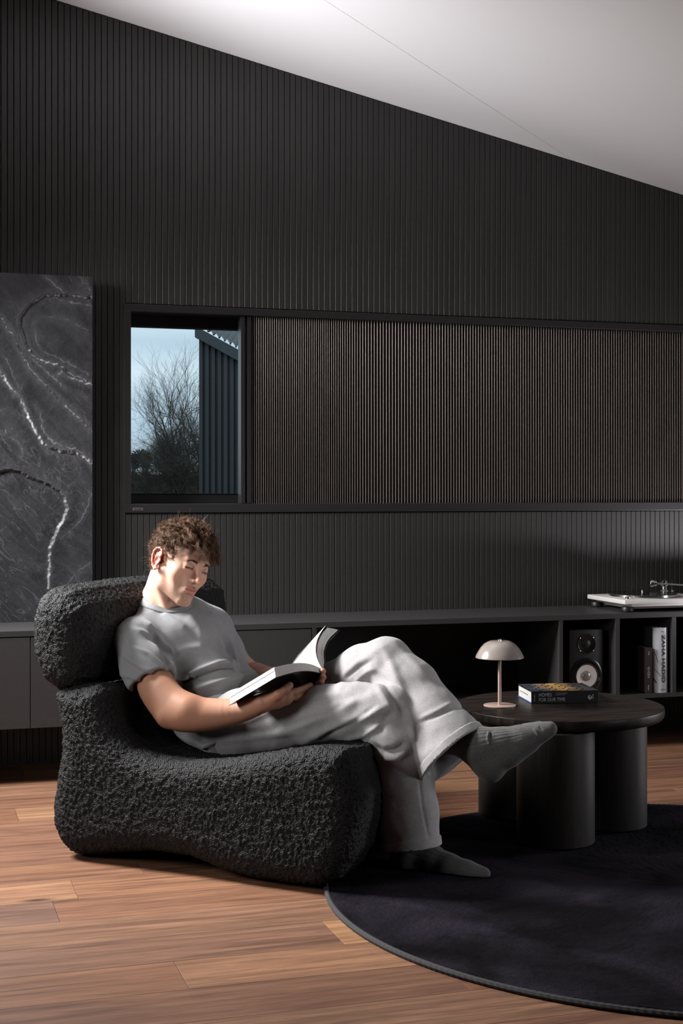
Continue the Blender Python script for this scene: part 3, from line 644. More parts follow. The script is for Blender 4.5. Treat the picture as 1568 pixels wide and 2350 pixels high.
# ------------------------------------------------------------------ turntable and record
M['white'] = mat('satin_white_lacquer', (.60, .585, .58), .35, spec=.4)
M['white2'] = mat('taupe_lacquer', (.42, .38, .365), .4)
M['vinyl'] = mat('black_vinyl', (.010, .010, .012), .20, spec=.6)
tx0, ty0, tw, td = 2.922, YC+.030, .43, .345
tt = thing('turntable', 'white record player on the console top at right', 'turntable', (tx0, ty0, CZ1))
box('plinth', (0, 0, .034), (tw, td, .0535), M['white'], tt, .003, True)
box('lower_plinth', (.035, .006, .023), (tw-.03, td-.02, .0342), M['white'], tt, .002, True)
box('under_tray', (.055, .03, .0125), (tw-.05, td-.04, .0235), M['white2'], tt, .002, True)
for a, b in ((.030, .035), (.030, td-.035), (tw-.035, .035), (tw-.035, td-.035)):
    lathe('foot', [(0, 0), (.024, 0), (.027, .003), (.028, .010), (.027, .017), (.024, .0225), (0, .0225)], (a, b, 0), M['rubber'], tt, 36)
pcx, pcy = .175, td/2-.006
lathe('platter', [(0, .0545), (.146, .0545), (.149, .057), (.149, .066), (0, .066)], (pcx, pcy, 0), M['chrome'], tt, 96)
lathe('spindle', [(0, .064), (.0035, .064), (.0035, .078), (.002, .081), (0, .0815)], (pcx, pcy, 0), M['chrome'], tt, 16)
lathe('speed_knob', [(0, .0535), (.011, .0535), (.011, .063), (.0095, .0645), (0, .0645)], (.035, .040, 0), M['chrome'], tt, 32)
rec = tag(lathe('vinyl_record', [(0.0037, .0662), (.1505, .0662), (.1515, .0672), (.1505, .0684), (.06, .0680), (.052, .0686), (.0037, .0686)], (tx0+pcx, ty0+pcy, CZ1), M['vinyl'], None, 128), 'black vinyl record lying on the platter of the record player', 'record')
# label and run-out are part of the record
lathe('record_label', [(.0037, .0687), (.050, .0687), (.050, .0690), (.0037, .0690)], (0, 0, 0), mat('dark_label', (.03, .03, .04), .6), rec, 64)
ax_, ay_, az_ = .352, td-.062, .097
arm = lathe('tonearm_base', [(0, .0535), (.027, .0535), (.027, .060), (.018, .062), (.013, .066), (.013, .086), (.010, .088), (0, .088)], (ax_, ay_, 0), M['chrome'], tt, 32)
lathe('gimbal', [(.016, -.005), (.019, -.005), (.019, .005), (.016, .005), (.016, -.005)], (ax_, ay_, az_), M['chrome'], tt, 32, axis=(1, .1, 0))
adir = Vector((1, -.42, -.06)).normalized(); pa_ = Vector((ax_, ay_, az_))
tube('tonearm', [pa_-adir*.03, pa_+adir*.20], .0042, M['chrome'], tt, 12)
lathe('counterweight', [(0, -.018), (.015, -.018), (.0165, -.015), (.0165, -.002), (.015, 0), (.0125, .001), (.0125, .009), (.010, .012), (0, .012)], tuple(pa_-adir*.045), M['chrome'], tt, 32, axis=tuple(adir))
tube('antiskate_rod', [(ax_+.045, ay_+.01, .06), (ax_+.045, ay_+.01, .112)], .0016, M['chrome'], tt, 8)
for k in range(3): lathe('adjuster', [(0, 0), (.006, 0), (.006, .009), (0, .009)], (ax_-.03+.028*k, ay_-.026, .062), M['chrome'], tt, 12)
box('headshell', tuple(pa_+adir*.20+Vector((-.004, -.008, -.006))), tuple(pa_+adir*.20+Vector((.02, .008, .002))), M['rubber'], tt, .001)

# ------------------------------------------------------------------ outside
M['ground'] = mat('winter_grass', (.020, .024, .014), .9, col2=(.045, .045, .026), vscale=1.2, detail=6)
gv = []
nx2 = 60
gx = np.linspace(-40, 60, nx2); gy = np.linspace(6.2, 90, nx2); XX2, YY2 = np.meshgrid(gx, gy, indexing='ij')
zz = -.25+np.clip((YY2-30)/60, 0, 1)*1.15+(fnoise(np.c_[XX2.ravel(), YY2.ravel(), 0*XX2.ravel()], .08, 31, 3)*.7).reshape(XX2.shape)*np.clip((YY2-8)/20, 0, 1)
ix = np.arange(nx2*nx2).reshape(nx2, nx2)
tag(mesh('ground', np.stack([XX2, YY2, zz], -1).reshape(-1, 3), np.stack([ix[:-1, :-1], ix[1:, :-1], ix[1:, 1:], ix[:-1, 1:]], -1).reshape(-1, 4), M['ground'], None, True), 'rough winter field outside the window', 'ground', kind='structure')
M['clad'] = mat('dark_blue_grey_sheet', (.075, .078, .082), .42, metal=.25, var=.08, vscale=2)
M['roofm'] = mat('dark_ribbed_roof', (.016, .019, .024), .6)
M['fascia'] = mat('grey_fascia', (.085, .095, .105), .45, metal=.3)
BZ = 12.0
def cg(px, py, Z=BZ): return np.array(G(*Q(px, py, Z)))
def dirB(px): return (px-CX)/FPX*BZ
bld = thing('outbuilding', 'blue-grey ribbed metal clad building corner outside the window', 'building', tuple(cg(457, 1124)*[1, 1, 0]))
inv = Matrix.Translation(-Vector(bld.location))
lat0 = dirB(457); z0t = EYE-(757-YH)/FPX*BZ; slope = -(810-757)/(553-457)
latE = lat0+4.0
# corrugated cladding as a ribbed sheet, each rib a panel of its own
pitch = 14.3/FPX*BZ; k = 0; la = lat0
while la < lat0+pitch*22:
    zt = z0t+slope*(la-lat0)-.02; zt2 = z0t+slope*(la+pitch-lat0)-.02
    d = .03
    xs_ = [(la, 0), (la+pitch*.55, 0), (la+pitch*.66, d), (la+pitch*.92, d), (la+pitch, 0)]
    V = []; 
    for a, dd in xs_:
        t = (a-la)/pitch; V += [G(a, BZ+dd, -.6), G(a, BZ+dd, zt+(zt2-zt)*t)]
    o = mesh('cladding_panel', V, [(2*i, 2*i+2, 2*i+3, 2*i+1) for i in range(4)], M['clad'], bld); o.matrix_parent_inverse = inv
    la += pitch
# side wall going back, fascia along the sloping verge, roof sheet
V = [G(lat0, BZ, -.6), G(lat0, BZ, z0t), G(lat0+.3, BZ+6, z0t), G(lat0+.3, BZ+6, -.6)]
o = mesh('side_wall', V, [(0, 1, 2, 3)], M['clad'], bld); o.matrix_parent_inverse = inv
L_ = pitch*22; th = 26/FPX*BZ
V = []
for a in (0, L_):
    for (dy, dz) in ((-.06, .03), (-.06, .03-th), (.02, .03-th), (.02, .03)): V.append(G(lat0-.03+a, BZ+dy, z0t+slope*a+dz))
o = mesh('verge_fascia', V, [(0, 1, 2, 3), (4, 7, 6, 5), (0, 4, 5, 1), (1, 5, 6, 2), (2, 6, 7, 3), (3, 7, 4, 0)], M['fascia'], bld); o.matrix_parent_inverse = inv
V = []; F = []
for i in range(25):
    a = i*pitch*.9+.02; b0 = len(V)
    for (w, hgt) in ((0, .0), (.03, .03), (.06, 0), (pitch*.9, 0)):
        V += [G(lat0+a+w, BZ-.02, z0t+slope*(a+w)+hgt+.02), G((lat0+a+w)*17/12+.1, BZ+5, 3.03-.012*(a+w)+hgt*.3)]
    F += [(b0+2*j, b0+2*j+2, b0+2*j+3, b0+2*j+1) for j in range(3)]
o = mesh('roof_sheet', V, F, M['roofm'], bld); o.matrix_parent_inverse = inv
# bare trees
M['bark'] = mat('bare_bark', (.045, .038, .032), .9, col2=(.095, .080, .066), vscale=3)
M['twig'] = mat('thicket_twigs', (.05, .042, .034), .9, col2=(.09, .075, .058), vscale=2)
M['pine'] = mat('pine_needles', (.008, .014, .010), .9, col2=(.018, .026, .016), vscale=4)
def branches(rng, p, d, L, r, depth, out, up=.25, spread=.55):
    n = 5; q = np.array(p, float); dd = np.array(d, float)
    for i in range(n):
        q2 = q+dd*L/n; r2 = r*(1-.5/n)
        out.append((q, q2, r, r2)); q = q2; r = r2
        dd = dd+rng.normal(0, .10, 3)+np.array([0, 0, up*.12]); dd /= np.linalg.norm(dd)
        if depth > 0 and i >= 1:
            for _ in range(2 if i > 2 else 1):
                s = rng.normal(0, spread, 3); nd = dd+s+np.array([0, 0, up]); nd /= np.linalg.norm(nd)
                branches(rng, q, nd, L*rng.uniform(.52, .78), r*.62, depth-1, out, up, spread)
def prisms(segs):
    A = np.array([s[0] for s in segs]); B = np.array([s[1] for s in segs]); ra_ = np.array([s[2] for s in segs]); rb_ = np.array([s[3] for s in segs])
    d = B-A; d /= np.linalg.norm(d, axis=1, keepdims=True)+1e-9
    u = np.cross(d, [.3, .5, .81]); u /= np.linalg.norm(u, axis=1, keepdims=True); v = np.cross(d, u)
    V = []
    for X, r in ((A, ra_), (B, rb_)):
        for k in range(3):
            a = 2*np.pi*k/3; V.append(X+(u*np.cos(a)+v*np.sin(a))*r[:, None])
    V = np.stack(V, 1).reshape(-1, 3); n = len(segs); b = (np.arange(n)*6)[:, None]
    F = np.concatenate([b+np.array([[k, (k+1) % 3, 3+(k+1) % 3, 3+k]]) for k in range(3)], 0)
    return V, F
nr_ = np.random.default_rng(5); TZ = 26.0
def tree_obj(name, label, px, pybase, Z, H, r, depth, m, seed, up=.3, spread=.5, stems=1, lean=(0, 0)):
    rg = np.random.default_rng(seed); base = Q(px, pybase, Z); out = []
    for s in range(stems):
        d = np.array([lean[0]+(rg.normal(0, .22) if stems > 1 else 0), rg.normal(0, .05), 1.0]); d /= np.linalg.norm(d)
        branches(rg, base+[rg.normal(0, .15)*(stems > 1), 0, 0], d, H, r, depth, out, up, spread)
    V, F = prisms(out); V = GA(V); g = np.array(G(*base)); V -= g
    o = mesh(name, V, F, m, None); o.location = tuple(g); return tag(o, label, 'tree')
tree_obj('bare_tree', 'tall leafless tree with fine bare branches outside the window', 446, 1160, TZ, 1.18, .040, 4, M['bark'], 12, .22, .42, 3, (-.05, 0))
tree_obj('bare_tree', 'lower leafless tree leaning left, outside beside the taller bare tree', 405, 1165, TZ-1, .66, .028, 4, M['bark'], 17, .16, .55, 3, (-.15, 0))
out = []; rg = np.random.default_rng(40); b0 = Q(390, 1185, 24.0)
for (px, Z, H) in ((320, 24, .42), (345, 23, .42), (372, 24, .55), (400, 23, .66), (425, 24, .8), (448, 23, .95), (300, 25, .4), (470, 24, 1.0)):
    for k in range(3):
        d = np.array([rg.normal(0, .22), rg.normal(0, .05), 1.0]); branches(rg, Q(px, 1185, Z)-b0+[rg.normal(0, .15), 0, 0], d/np.linalg.norm(d), H, .03, 4, out, .10, .8)
V, F = prisms(out); o = mesh('thicket', GA(V), F, M['twig']); o.location = G(*b0); tag(o, 'dense leafless winter thicket along the field edge outside the window', 'bush', None, 'stuff')
# pine: trunk, flat topped clumps of needles
pz = 32.0; pb = Q(322, 1130, pz); out = []
rg = np.random.default_rng(3)
pine = thing('pine_tree', 'small dark flat-topped pine at the left edge of the window', 'tree', G(*pb))
branches(rg, [0, 0, -.3], [0.02, 0, 1.], .75, .05, 1, out, .15, .6)
V, F = prisms(out); mesh('trunk', GA(V), F, M['bark'], pine)
cl = []
for (px, py, r) in ((322, 1042, 15), (310, 1050, 11), (334, 1045, 12), (306, 1060, 8), (338, 1054, 9), (318, 1052, 13), (330, 1062, 8), (312, 1070, 7), (335, 1068, 7)):
    c = Q(px, py, pz)-pb
    for _ in range(170):
        d = rg.normal(size=3); d /= np.linalg.norm(d); s = c+d*np.array([1.25, 1, .62])*r/FPX*pz*rg.uniform(.3, 1)
        e = s+(d+rg.normal(0, .5, 3))*.05; cl.append((s, e, .012, .002))
V, F = prisms(cl); tag(mesh('needles', GA(V), F, M['pine'], pine), kind='stuff')
# distant hedge line / hill
hx = np.linspace(-30, 40, 260); hh = .62+.30*np.array([fnoise(np.array([[x, 0, 0]]), .35, 77, 4)[0] for x in hx])+.25*np.array([fnoise(np.array([[x, 5, 0]]), 3.5, 78, 3)[0] for x in hx])
V = [(x, 44, -1) for x in hx]+[(x, 44.5, .9+h) for x, h in zip(hx, hh)]+[(x, 50, 1.0+h) for x, h in zip(hx, hh)]; n = len(hx)
F = [(i, i+1, n+i+1, n+i) for i in range(n-1)]+[(n+i, n+i+1, 2*n+i+1, 2*n+i) for i in range(n-1)]
tag(mesh('tree_line', V, F, mat('far_trees', (.022, .022, .017), .95, col2=(.045, .040, .030), vscale=1.6, detail=8), None, True), 'dark line of distant trees across the field behind the thicket', 'tree line')
# ------------------------------------------------------------------ sculpting with signed distances (camera-aligned metres)
f32 = np.float32
def smin(a, b, k):
    if k <= 0: return np.minimum(a, b)
    h = np.clip(.5+.5*(b-a)/k, 0, 1); return b*(1-h)+a*h-k*h*(1-h)
def smax(a, b, k): return -smin(-a, -b, k)
def rcone(P, a, b, r1, r2):
    ba = b-a; l2 = float(ba@ba); rr = r1-r2; a2 = l2-rr*rr; il2 = 1/l2
    pa = P-a; y = pa@ba; z = y-l2; x2 = ((pa*l2-np.outer(y, ba))**2).sum(1)
    y2 = y*y*l2; z2 = z*z*l2; k = np.sign(rr)*rr*rr*x2
    d = (np.sqrt(np.maximum(x2*a2*il2, 0))+y*rr)*il2-r1
    m1 = np.sign(z)*a2*z2 > k; m2 = (np.sign(y)*a2*y2 < k) & ~m1
    d = np.where(m1, np.sqrt(np.maximum(x2+z2, 0))*il2-r2, d); d = np.where(m2, np.sqrt(np.maximum(x2+y2, 0))*il2-r1, d)
    return d
def ellip(P, c, r, R=None):
    q = P-c
    if R is not None: q = q@R          # columns of R are the local axes
    r = np.asarray(r, float); k0 = np.sqrt(((q/r)**2).sum(1)); k1 = np.sqrt(((q/(r*r))**2).sum(1))
    return k0*(k0-1)/np.maximum(k1, 1e-9)
CULL = [None]
class Sdf:
    def __init__(s): s.ops = []; s.bs = []
    def _b(s, c=None, r=0): s.bs.extend([None]*(len(s.ops)-len(s.bs))); s.bs[-1] = None if c is None else (np.array(c), r)
    def rc(s, a, b, ra, rb, k=.02, m='u', sq=None):
        a = np.array(a, float); b = np.array(b, float)
        if abs(ra-rb) > .95*np.linalg.norm(b-a): rb = ra-.95*np.linalg.norm(b-a)*np.sign(ra-rb)
        if sq is None: s.ops.append((m, lambda P: rcone(P, a, b, ra, rb), k)); s._b((a+b)/2, np.linalg.norm(b-a)/2+max(ra, rb))
        else:
            nrm, fac = np.array(sq[0], float), sq[1]; nrm /= np.linalg.norm(nrm)
            def g(P):
                q = P-a; t = q@nrm; ba = b-a; tb = ba@nrm; P2 = P+np.outer(t*(fac-1), nrm); b2 = b+nrm*tb*(fac-1)
                return rcone(P2, a, b2, ra, rb)/max(fac, 1)
            s.ops.append((m, g, k))
        return s
    def el(s, c, r, k=.02, m='u', R=None):
        c = np.array(c, float); s.ops.append((m, lambda P: ellip(P, c, r, R), k)); s._b(c, max(r)); return s
    def fn(s, f, k=0, m='u'): s.ops.append((m, f, k)); s._b(); return s
    def __call__(s, P):
        d = None; cu = CULL[0]; s._b() if len(s.bs) < len(s.ops) else None
        for (m, f, k), b in zip(s.ops, s.bs):
            if cu is not None and b is not None and np.linalg.norm(cu[0]-b[0])-b[1]-cu[1] > cu[2]+k: continue
            e = f(P)
            if d is None: d = e
            elif m == 'u': d = smin(d, e, k)
            elif m == 's': d = smax(d, -e, k)
            elif m == 'i': d = smax(d, e, k)
        if d is None: d = np.full(len(P), .2)
        return d
def geval(f, P, far, cell=.07):
    # evaluate in small spatial groups so that distant shapes can be skipped
    key = np.floor(P/cell).astype(np.int64); key = key[:, 0]*1000003+key[:, 1]*1009+key[:, 2]
    o = np.argsort(key, kind='stable'); ks = key[o]; cut_ = np.r_[0, np.flatnonzero(np.diff(ks))+1, len(o)]; out = np.empty(len(P))
    for a, b in zip(cut_[:-1], cut_[1:]):
        i = o[a:b]; p = P[i]; lo, hi = p.min(0), p.max(0); CULL[0] = ((lo+hi)/2, np.linalg.norm(hi-lo)/2, far); out[i] = f(p)
    CULL[0] = None; return out
def polymesh(f, lo, hi, h, margin=0.0, proj=1):
    lo = np.array(lo, float); hi = np.array(hi, float); B = 8
    nb = np.ceil((hi-lo)/h/B).astype(int); N = nb*B+1
    bi = np.stack(np.meshgrid(*[np.arange(n) for n in nb], indexing='ij'), -1).reshape(-1, 3)
    cen = lo+(bi*B+B/2)*h; d = f(cen); act = np.abs(d) < B*h*.95+margin
    bi = bi[act]
    val = np.full(N, 1.0, f32)
    ds = np.where(d < 0, -1.0, 1.0).astype(f32).reshape(nb); up = ds.repeat(B, 0).repeat(B, 1).repeat(B, 2)
    val[:-1, :-1, :-1] = up; del up
    loc = np.stack(np.meshgrid(*[np.arange(B+1)]*3, indexing='ij'), -1).reshape(-1, 3)
    if len(bi):
        m = np.zeros(N, bool)
        for i in range(0, len(bi), 512):
            g = (bi[i:i+512, None, :]*B+loc[None]).reshape(-1, 3); m[g[:, 0], g[:, 1], g[:, 2]] = True
        g = np.argwhere(m); del m; val[g[:, 0], g[:, 1], g[:, 2]] = geval(f, lo+g*h, B*h*1.8)
    s = val < 0
    # active cells
    c = np.zeros(N-1, np.uint8)
    for dx in (0, 1):
        for dy in (0, 1):
            for dz in (0, 1): c += s[dx:N[0]-1+dx, dy:N[1]-1+dy, dz:N[2]-1+dz]
    ac = (c > 0) & (c < 8); idx = np.argwhere(ac); vid = np.full(N-1, -1, np.int32); vid[ac] = np.arange(len(idx))
    acc = np.zeros((len(idx), 3)); cnt = np.zeros(len(idx))
    co = [(dx, dy, dz) for dx in (0, 1) for dy in (0, 1) for dz in (0, 1)]
    for a in range(8):
        for ax in range(3):
            if co[a][ax]: continue
            b = list(co[a]); b[ax] = 1
            ia = idx+co[a]; ib = idx+b
            va = val[ia[:, 0], ia[:, 1], ia[:, 2]]; vb = val[ib[:, 0], ib[:, 1], ib[:, 2]]
            m = (va < 0) != (vb < 0); t = np.zeros(len(idx)); t[m] = va[m]/(va[m]-vb[m])
            p = np.array(co[a], float)+np.outer(t, np.eye(3)[ax]); acc[m] += p[m]; cnt[m] += 1
    V = lo+(idx+acc/cnt[:, None])*h
    F = []
    for ax in range(3):
        o1, o2 = (ax+1) % 3, (ax+2) % 3
        sl0 = [slice(None)]*3; sl1 = [slice(None)]*3; sl0[ax] = slice(0, -1); sl1[ax] = slice(1, None)
        a = s[tuple(sl0)]; b = s[tuple(sl1)]; e = np.argwhere(a != b)
        e = e[(e[:, o1] > 0) & (e[:, o2] > 0) & (e[:, o1] < N[o1]-1) & (e[:, o2] < N[o2]-1)]
        if not len(e): continue
        fl = a[e[:, 0], e[:, 1], e[:, 2]]
        def vv(d1, d2):
            g = e.copy(); g[:, o1] -= d1; g[:, o2] -= d2; return vid[g[:, 0], g[:, 1], g[:, 2]]
        q = np.stack([vv(1, 1), vv(0, 1), vv(0, 0), vv(1, 0)], 1); q[~fl] = q[~fl][:, ::-1]; F.append(q)
    F = np.concatenate(F); F = F[(F >= 0).all(1)]
    for _ in range(proj):
        g, d0 = grad(lambda p: geval(f, p, .02), V, h*.5); V = V-np.clip(d0, -h, h)[:, None]*g*.9
    return V, F
def grad(f, V, e):
    d0 = f(V); g = np.stack([f(V+np.eye(3)[i]*e)-d0 for i in range(3)], 1)/e
    L2 = np.maximum((g**2).sum(1), .05); return g/L2[:, None], d0
def vnormals(V, F):
    n = np.zeros_like(V); a = np.cross(V[F[:, 2]]-V[F[:, 0]], V[F[:, 3]]-V[F[:, 1]])
    for i in range(4): np.add.at(n, F[:, i], a)
    return n/np.maximum(np.linalg.norm(n, axis=1, keepdims=True), 1e-12)
def pix(V): return CX+FPX*V[:, 0]/V[:, 1], YH+FPX*(EYE-V[:, 2])/V[:, 1]
def crease(V, lines, depth=None):
    # soft cloth folds: each line = (photo polyline, half width px, height m [, depth range])
    X, Y = pix(V); out = np.zeros(len(V))
    for ln in lines:
        pts, hw, amp = ln[:3]; d, s = polyd(pts, X, Y)
        w = np.exp(-(d/hw)**2)
        if len(ln) > 3: w = w*((V[:, 1] > ln[3][0]) & (V[:, 1] < ln[3][1]))
        # taper towards the ends of the line
        (ax, ay), (bx, by) = pts[0], pts[-1]; L2 = (bx-ax)**2+(by-ay)**2; t = np.clip(((X-ax)*(bx-ax)+(Y-ay)*(by-ay))/L2, 0, 1)
        out += amp*w*np.clip(np.minimum(t, 1-t)*5+.25, 0, 1)
    return out

# ------------------------------------------------------------------ armchair
M['boucle'] = mat('black_boucle', (.003, .003, .0035), .66, spec=.2, sheen=.0, col2=(.009, .009, .010), vscale=160, bump=.8, bscale=230, bdist=.004, voronoi=True)
AX = np.array([.899, -.438]); WXc = np.array([.438, .899]); O0 = np.array([-.812, 4.152])
def chair_loc(P):
    q = P[:, :2]-O0; return q@AX, q@WXc, P[:, 2]
def near_pt(px, py):
    u = (px-CX)/FPX; a = (.812+4.152*u)/(.899+.438*u); Z = 4.152-.438*a; return (a, EYE-(py-YH)/FPX*Z)
outline = [(104, 1592), (112, 1572), (150, 1562), (212, 1562), (232, 1580), (240, 1630), (256, 1680), (285, 1712), (335, 1732), (400, 1742), (500, 1738), (640, 1716), (720, 1708), (790, 1712)]
PO = [near_pt(*p) for p in outline]
PO += [(.93, .335), (.945, .27), (.94, .19), (.92, .10), (.88, .035), (.82, .008), (.74, .002)]
PO += [near_pt(620, 2050), near_pt(560, 2040), near_pt(500, 2013), near_pt(420, 1980), near_pt(330, 1966), near_pt(240, 1970), near_pt(180, 1977), near_pt(148, 1972), near_pt(118, 1940), near_pt(100, 1895), near_pt(99, 1860), near_pt(108, 1790), near_pt(119, 1720), near_pt(118, 1670), near_pt(108, 1620)]
PO = [(a, max(z, .004)) for a, z in PO]
def poly2(pts):
    pts = np.array(pts)
    def f(a, z):
        d = np.full(a.shape, 1e9); s = np.ones(a.shape)
        n = len(pts)
        for i in range(n):
            p, q = pts[i], pts[i-1]; ex, ez = q-p; wx, wz = a-p[0], z-p[1]
            t = np.clip((wx*ex+wz*ez)/(ex*ex+ez*ez+1e-12), 0, 1); d = np.minimum(d, (wx-ex*t)**2+(wz-ez*t)**2)
            c1 = z >= p[1]; c2 = z < q[1]; c3 = ex*wz > ez*wx
            s = np.where((c1 & c2 & c3) | (~c1 & ~c2 & ~c3), -s, s)
        return s*np.sqrt(d)
    return f
pf = poly2(PO); CWD = .87
def seatf(P):
    a, w, z = chair_loc(P)
    # the seat dips a little between its edges
    t = 1-np.clip(np.abs(w-CWD/2)/(CWD/2), 0, 1)
    dip = .03*np.clip(t*2.2, 0, 1)*np.clip((z-.2)/.1, 0, 1)
    a = a+.10*np.clip(w/CWD, 0, 1)*np.clip((a-.35)/.4, 0, 1)
    d = pf(a, z+dip)
    e = np.abs(w-CWD/2)-(CWD/2-.0)
    # legs of the arch: plan corners rounded
    return smax(d+.004, e, .085)+.0
BO = [(-.150, .60), (-.152, .70), (-.13, .765), (-.085, .795), (-.02, .785), (.035, .745), (.045, .68), (.045, .60), (.04, .53), (0, .49), (-.055, .485), (-.11, .515)]
BO = [(a+.0, z+.0) for a, z in BO]
bf = poly2(BO)
def headf(P):
    a, w, z = chair_loc(P); a = a+.02*((w-CWD/2)/.45)**2*0
    e = np.abs(w-.45)-.45
    return smax(bf(a, z-.012*np.sin(np.clip(w/CWD, 0, 1)*np.pi)), e, .09)
chair_base = G(*np.r_[O0+AX*.42+WXc*.44, 0])
chair = thing('armchair', 'black boucle lounge armchair with bolster headrest, occupied by the reading man', 'armchair', chair_base)
def boucle(V, F, amp=.0042):
    n = vnormals(V, F); w = fnoise(V, 160, 41, 1)
    w2 = fnoise(V+7, 240, 43, 1); w3 = fnoise(V+3, 34, 44, 2)
    return V+n*(w*amp*1.5+w2*amp*1.0+w3*amp*.5)[:, None]
for nm, fn_, lo, hi in (('seat_shell', seatf, (-.95, 3.35, -.03), (.62, 5.15, .62)), ('headrest', headf, (-1.1, 3.95, .46), (-.2, 5.2, .86))):
    V, F = polymesh(fn_, lo, hi, .0042)
    V = boucle(V, F); V[:, 2] = np.maximum(V[:, 2], .0)
    V = GA(V)-np.array(chair_base)
    o = mesh(nm, V, F, M['boucle'], chair, True)
# ------------------------------------------------------------------ the reading man
def vcol_mat(name, rough, sss=0.0, spec=.4, sheen=0.0, bump=.0, bscale=400, bdist=.0006, mottling=.06):
    m = mat(name, (.5, .5, .5), rough, spec=spec, sheen=sheen, sss=sss, bump=bump, bscale=bscale, bdist=bdist)
    n = m.node_tree.nodes; L = m.node_tree.links; a = n.new('ShaderNodeAttribute'); a.attribute_name = 'tint'
    L.new(a.outputs['Color'], n['Principled BSDF'].inputs['Base Color']); return m
def set_tint(o, col):
    a = o.data.color_attributes.new('tint', 'FLOAT_COLOR', 'POINT'); c = np.c_[col, np.ones(len(col))].astype(f32); a.data.foreach_set('color', c.ravel())
M['skin'] = vcol_mat('skin', .52, sss=.15, spec=.3, bump=.12, bscale=900, bdist=.0006)
def heather(name, c1, c2, sc=260, bump=.35):
    return mat(name, c1, .85, spec=.2, sheen=.12, col2=c2, vscale=sc, detail=5, bump=bump, bscale=900, bdist=.0012)
M['tee'] = heather('grey_marl_jersey', (.165, .168, .177), (.20, .203, .211), 300)
M['fleece'] = heather('light_grey_marl_fleece', (.22, .212, .215), (.285, .275, .28), 260, .4)
M['sock'] = heather('charcoal_rib_knit', (.052, .052, .052), (.085, .085, .084), 300)
M['hair'] = mat('brown_curls', (.045, .022, .012), .45, spec=.22, col2=(.125, .066, .036), vscale=55, detail=3)
M['brow'] = mat('dark_brown_hair', (.030, .016, .010), .5)
def CR(px, py, Z, r): return Q(px, py, Z), r/FPX*Z
def chainp(S, pts, k=.02, m='u', sq=None):
    pr = [CR(*p) for p in pts]
    for (a, ra_), (b, rb_) in zip(pr, pr[1:]): S.rc(a, b, ra_, rb_, k, m, sq)
def limb(S, pts, k=.004, sub=4):
    # smooth tapered limb: the joints are interpolated so that no bulge shows
    p = np.array(pts, float); n = len(p); e = np.r_[[2*p[0]-p[1]], p, [2*p[-1]-p[-2]]]; out = []
    for i in range(n-1):
        a, b, c, d = e[i:i+4]
        for t in np.arange(sub)/sub: out.append(.5*((2*b)+(c-a)*t+(2*a-5*b+4*c-d)*t*t+(3*b-a-3*c+d)*t**3))
    out.append(p[-1]); chainp(S, [tuple(o) for o in out], k)
# ---- head frame (l, f, u in camera right / up / towards) fitted to the face
hl, hu, hf = np.array([.684, -.288, -.670]), np.array([.339, .939, -.058]), np.array([.646, -.187, .740])
def c2w(v): return np.array([v[0], -v[2], v[1]])        # (right, up, towards) -> (right, depth, height)
HR = np.stack([c2w(hl), c2w(hf), c2w(hu)], 1)           # columns: left, forward, up
HO = Q(414.5, 1297, 4.435)
def H(x, y, z): return HO+HR@np.array([x, y, z])
hd = Sdf()
hd.el(H(0, -.014, .036), (.077, .098, .086), 0, R=HR)
hd.el(H(0, .034, -.008), (.063, .060, .083), .02, R=HR)
hd.el(H(0, .046, -.060), (.046, .046, .046), .02, R=HR)
for sx in (-1, 1):
    hd.rc(H(.056*sx, .000, -.035), H(.050*sx, .012, -.072), .018, .016, .02)
    hd.rc(H(.050*sx, .012, -.072), H(.014*sx, .074, -.100), .016, .014, .018)
    hd.el(H(.043*sx, .057, -.020), (.020, .018, .018), .026, R=HR)
    hd.rc(H(.010*sx, .086, .029), H(.036*sx, .077, .029), .0090, .0085, .018)
hd.el(H(0, .078, -.100), (.019, .017, .015), .012, R=HR)
hd.el(H(0, .078, -.060), (.027, .0185, .022), .018, R=HR)
for sx in (-1, 1):
    hd.el(H(.032*sx, .099, .010), (.0185, .016, .0125), .010, 's', R=HR)
    hd.el(H(.041*sx, .086, -.050), (.010, .009, .022), .020, 's', R=HR)
hd.rc(H(0, .0900, .024), H(0, .1115, -.0215), .0062, .0076, .007)
hd.el(H(0, .1145, -.0268), (.0090, .0092, .0088), .008, R=HR)
for sx in (-1, 1):
    hd.el(H(.0128*sx, .1015, -.0295), (.0055, .0100, .0062), .007, R=HR)
    hd.el(H(.0066*sx, .1075, -.0375), (.0035, .005, .0028), .002, 's', R=HR)
    hd.el(H(.0315*sx, .0775, .0110), (.0150, .0128, .0100), .005, R=HR)             # upper lid over the eyeball
    hd.rc(H(.021*sx, .0880, -.0020), H(.040*sx, .0815, -.0005), .0035, .003, .010)      # lower lid
    hd.rc(H(.019*sx, .0925, .0030), H(.0425*sx, .0845, .0026), .0021, .0018, .001, 's')
hd.rc(H(-.020, .0925, -.0582), H(-.006, .1005, -.0545), .0032, .0050, .003); hd.rc(H(.020, .0925, -.0582), H(.006, .1005, -.0545), .0032, .0050, .003)
hd.rc(H(-.006, .0995, -.0545), H(.006, .0995, -.0545), .0046, .0046, .004)
hd.rc(H(-.018, .0915, -.0640), H(0, .0995, -.0655), .0035, .0060, .003); hd.rc(H(.018, .0915, -.0640), H(0, .0995, -.0655), .0035, .0060, .003)
hd.rc(H(-.0235, .0930, -.0605), H(0, .1045, -.0598), .0010, .0011, .0018, 's'); hd.rc(H(.0235, .0930, -.0605), H(0, .1045, -.0598), .0010, .0011, .0018, 's')
hd.rc(H(0, .102, -.044), H(0, .100, -.050), .0022, .0022, .003, 's')
hd.el(H(0, .096, -.0785), (.014, .006, .005), .006, 's', R=HR)
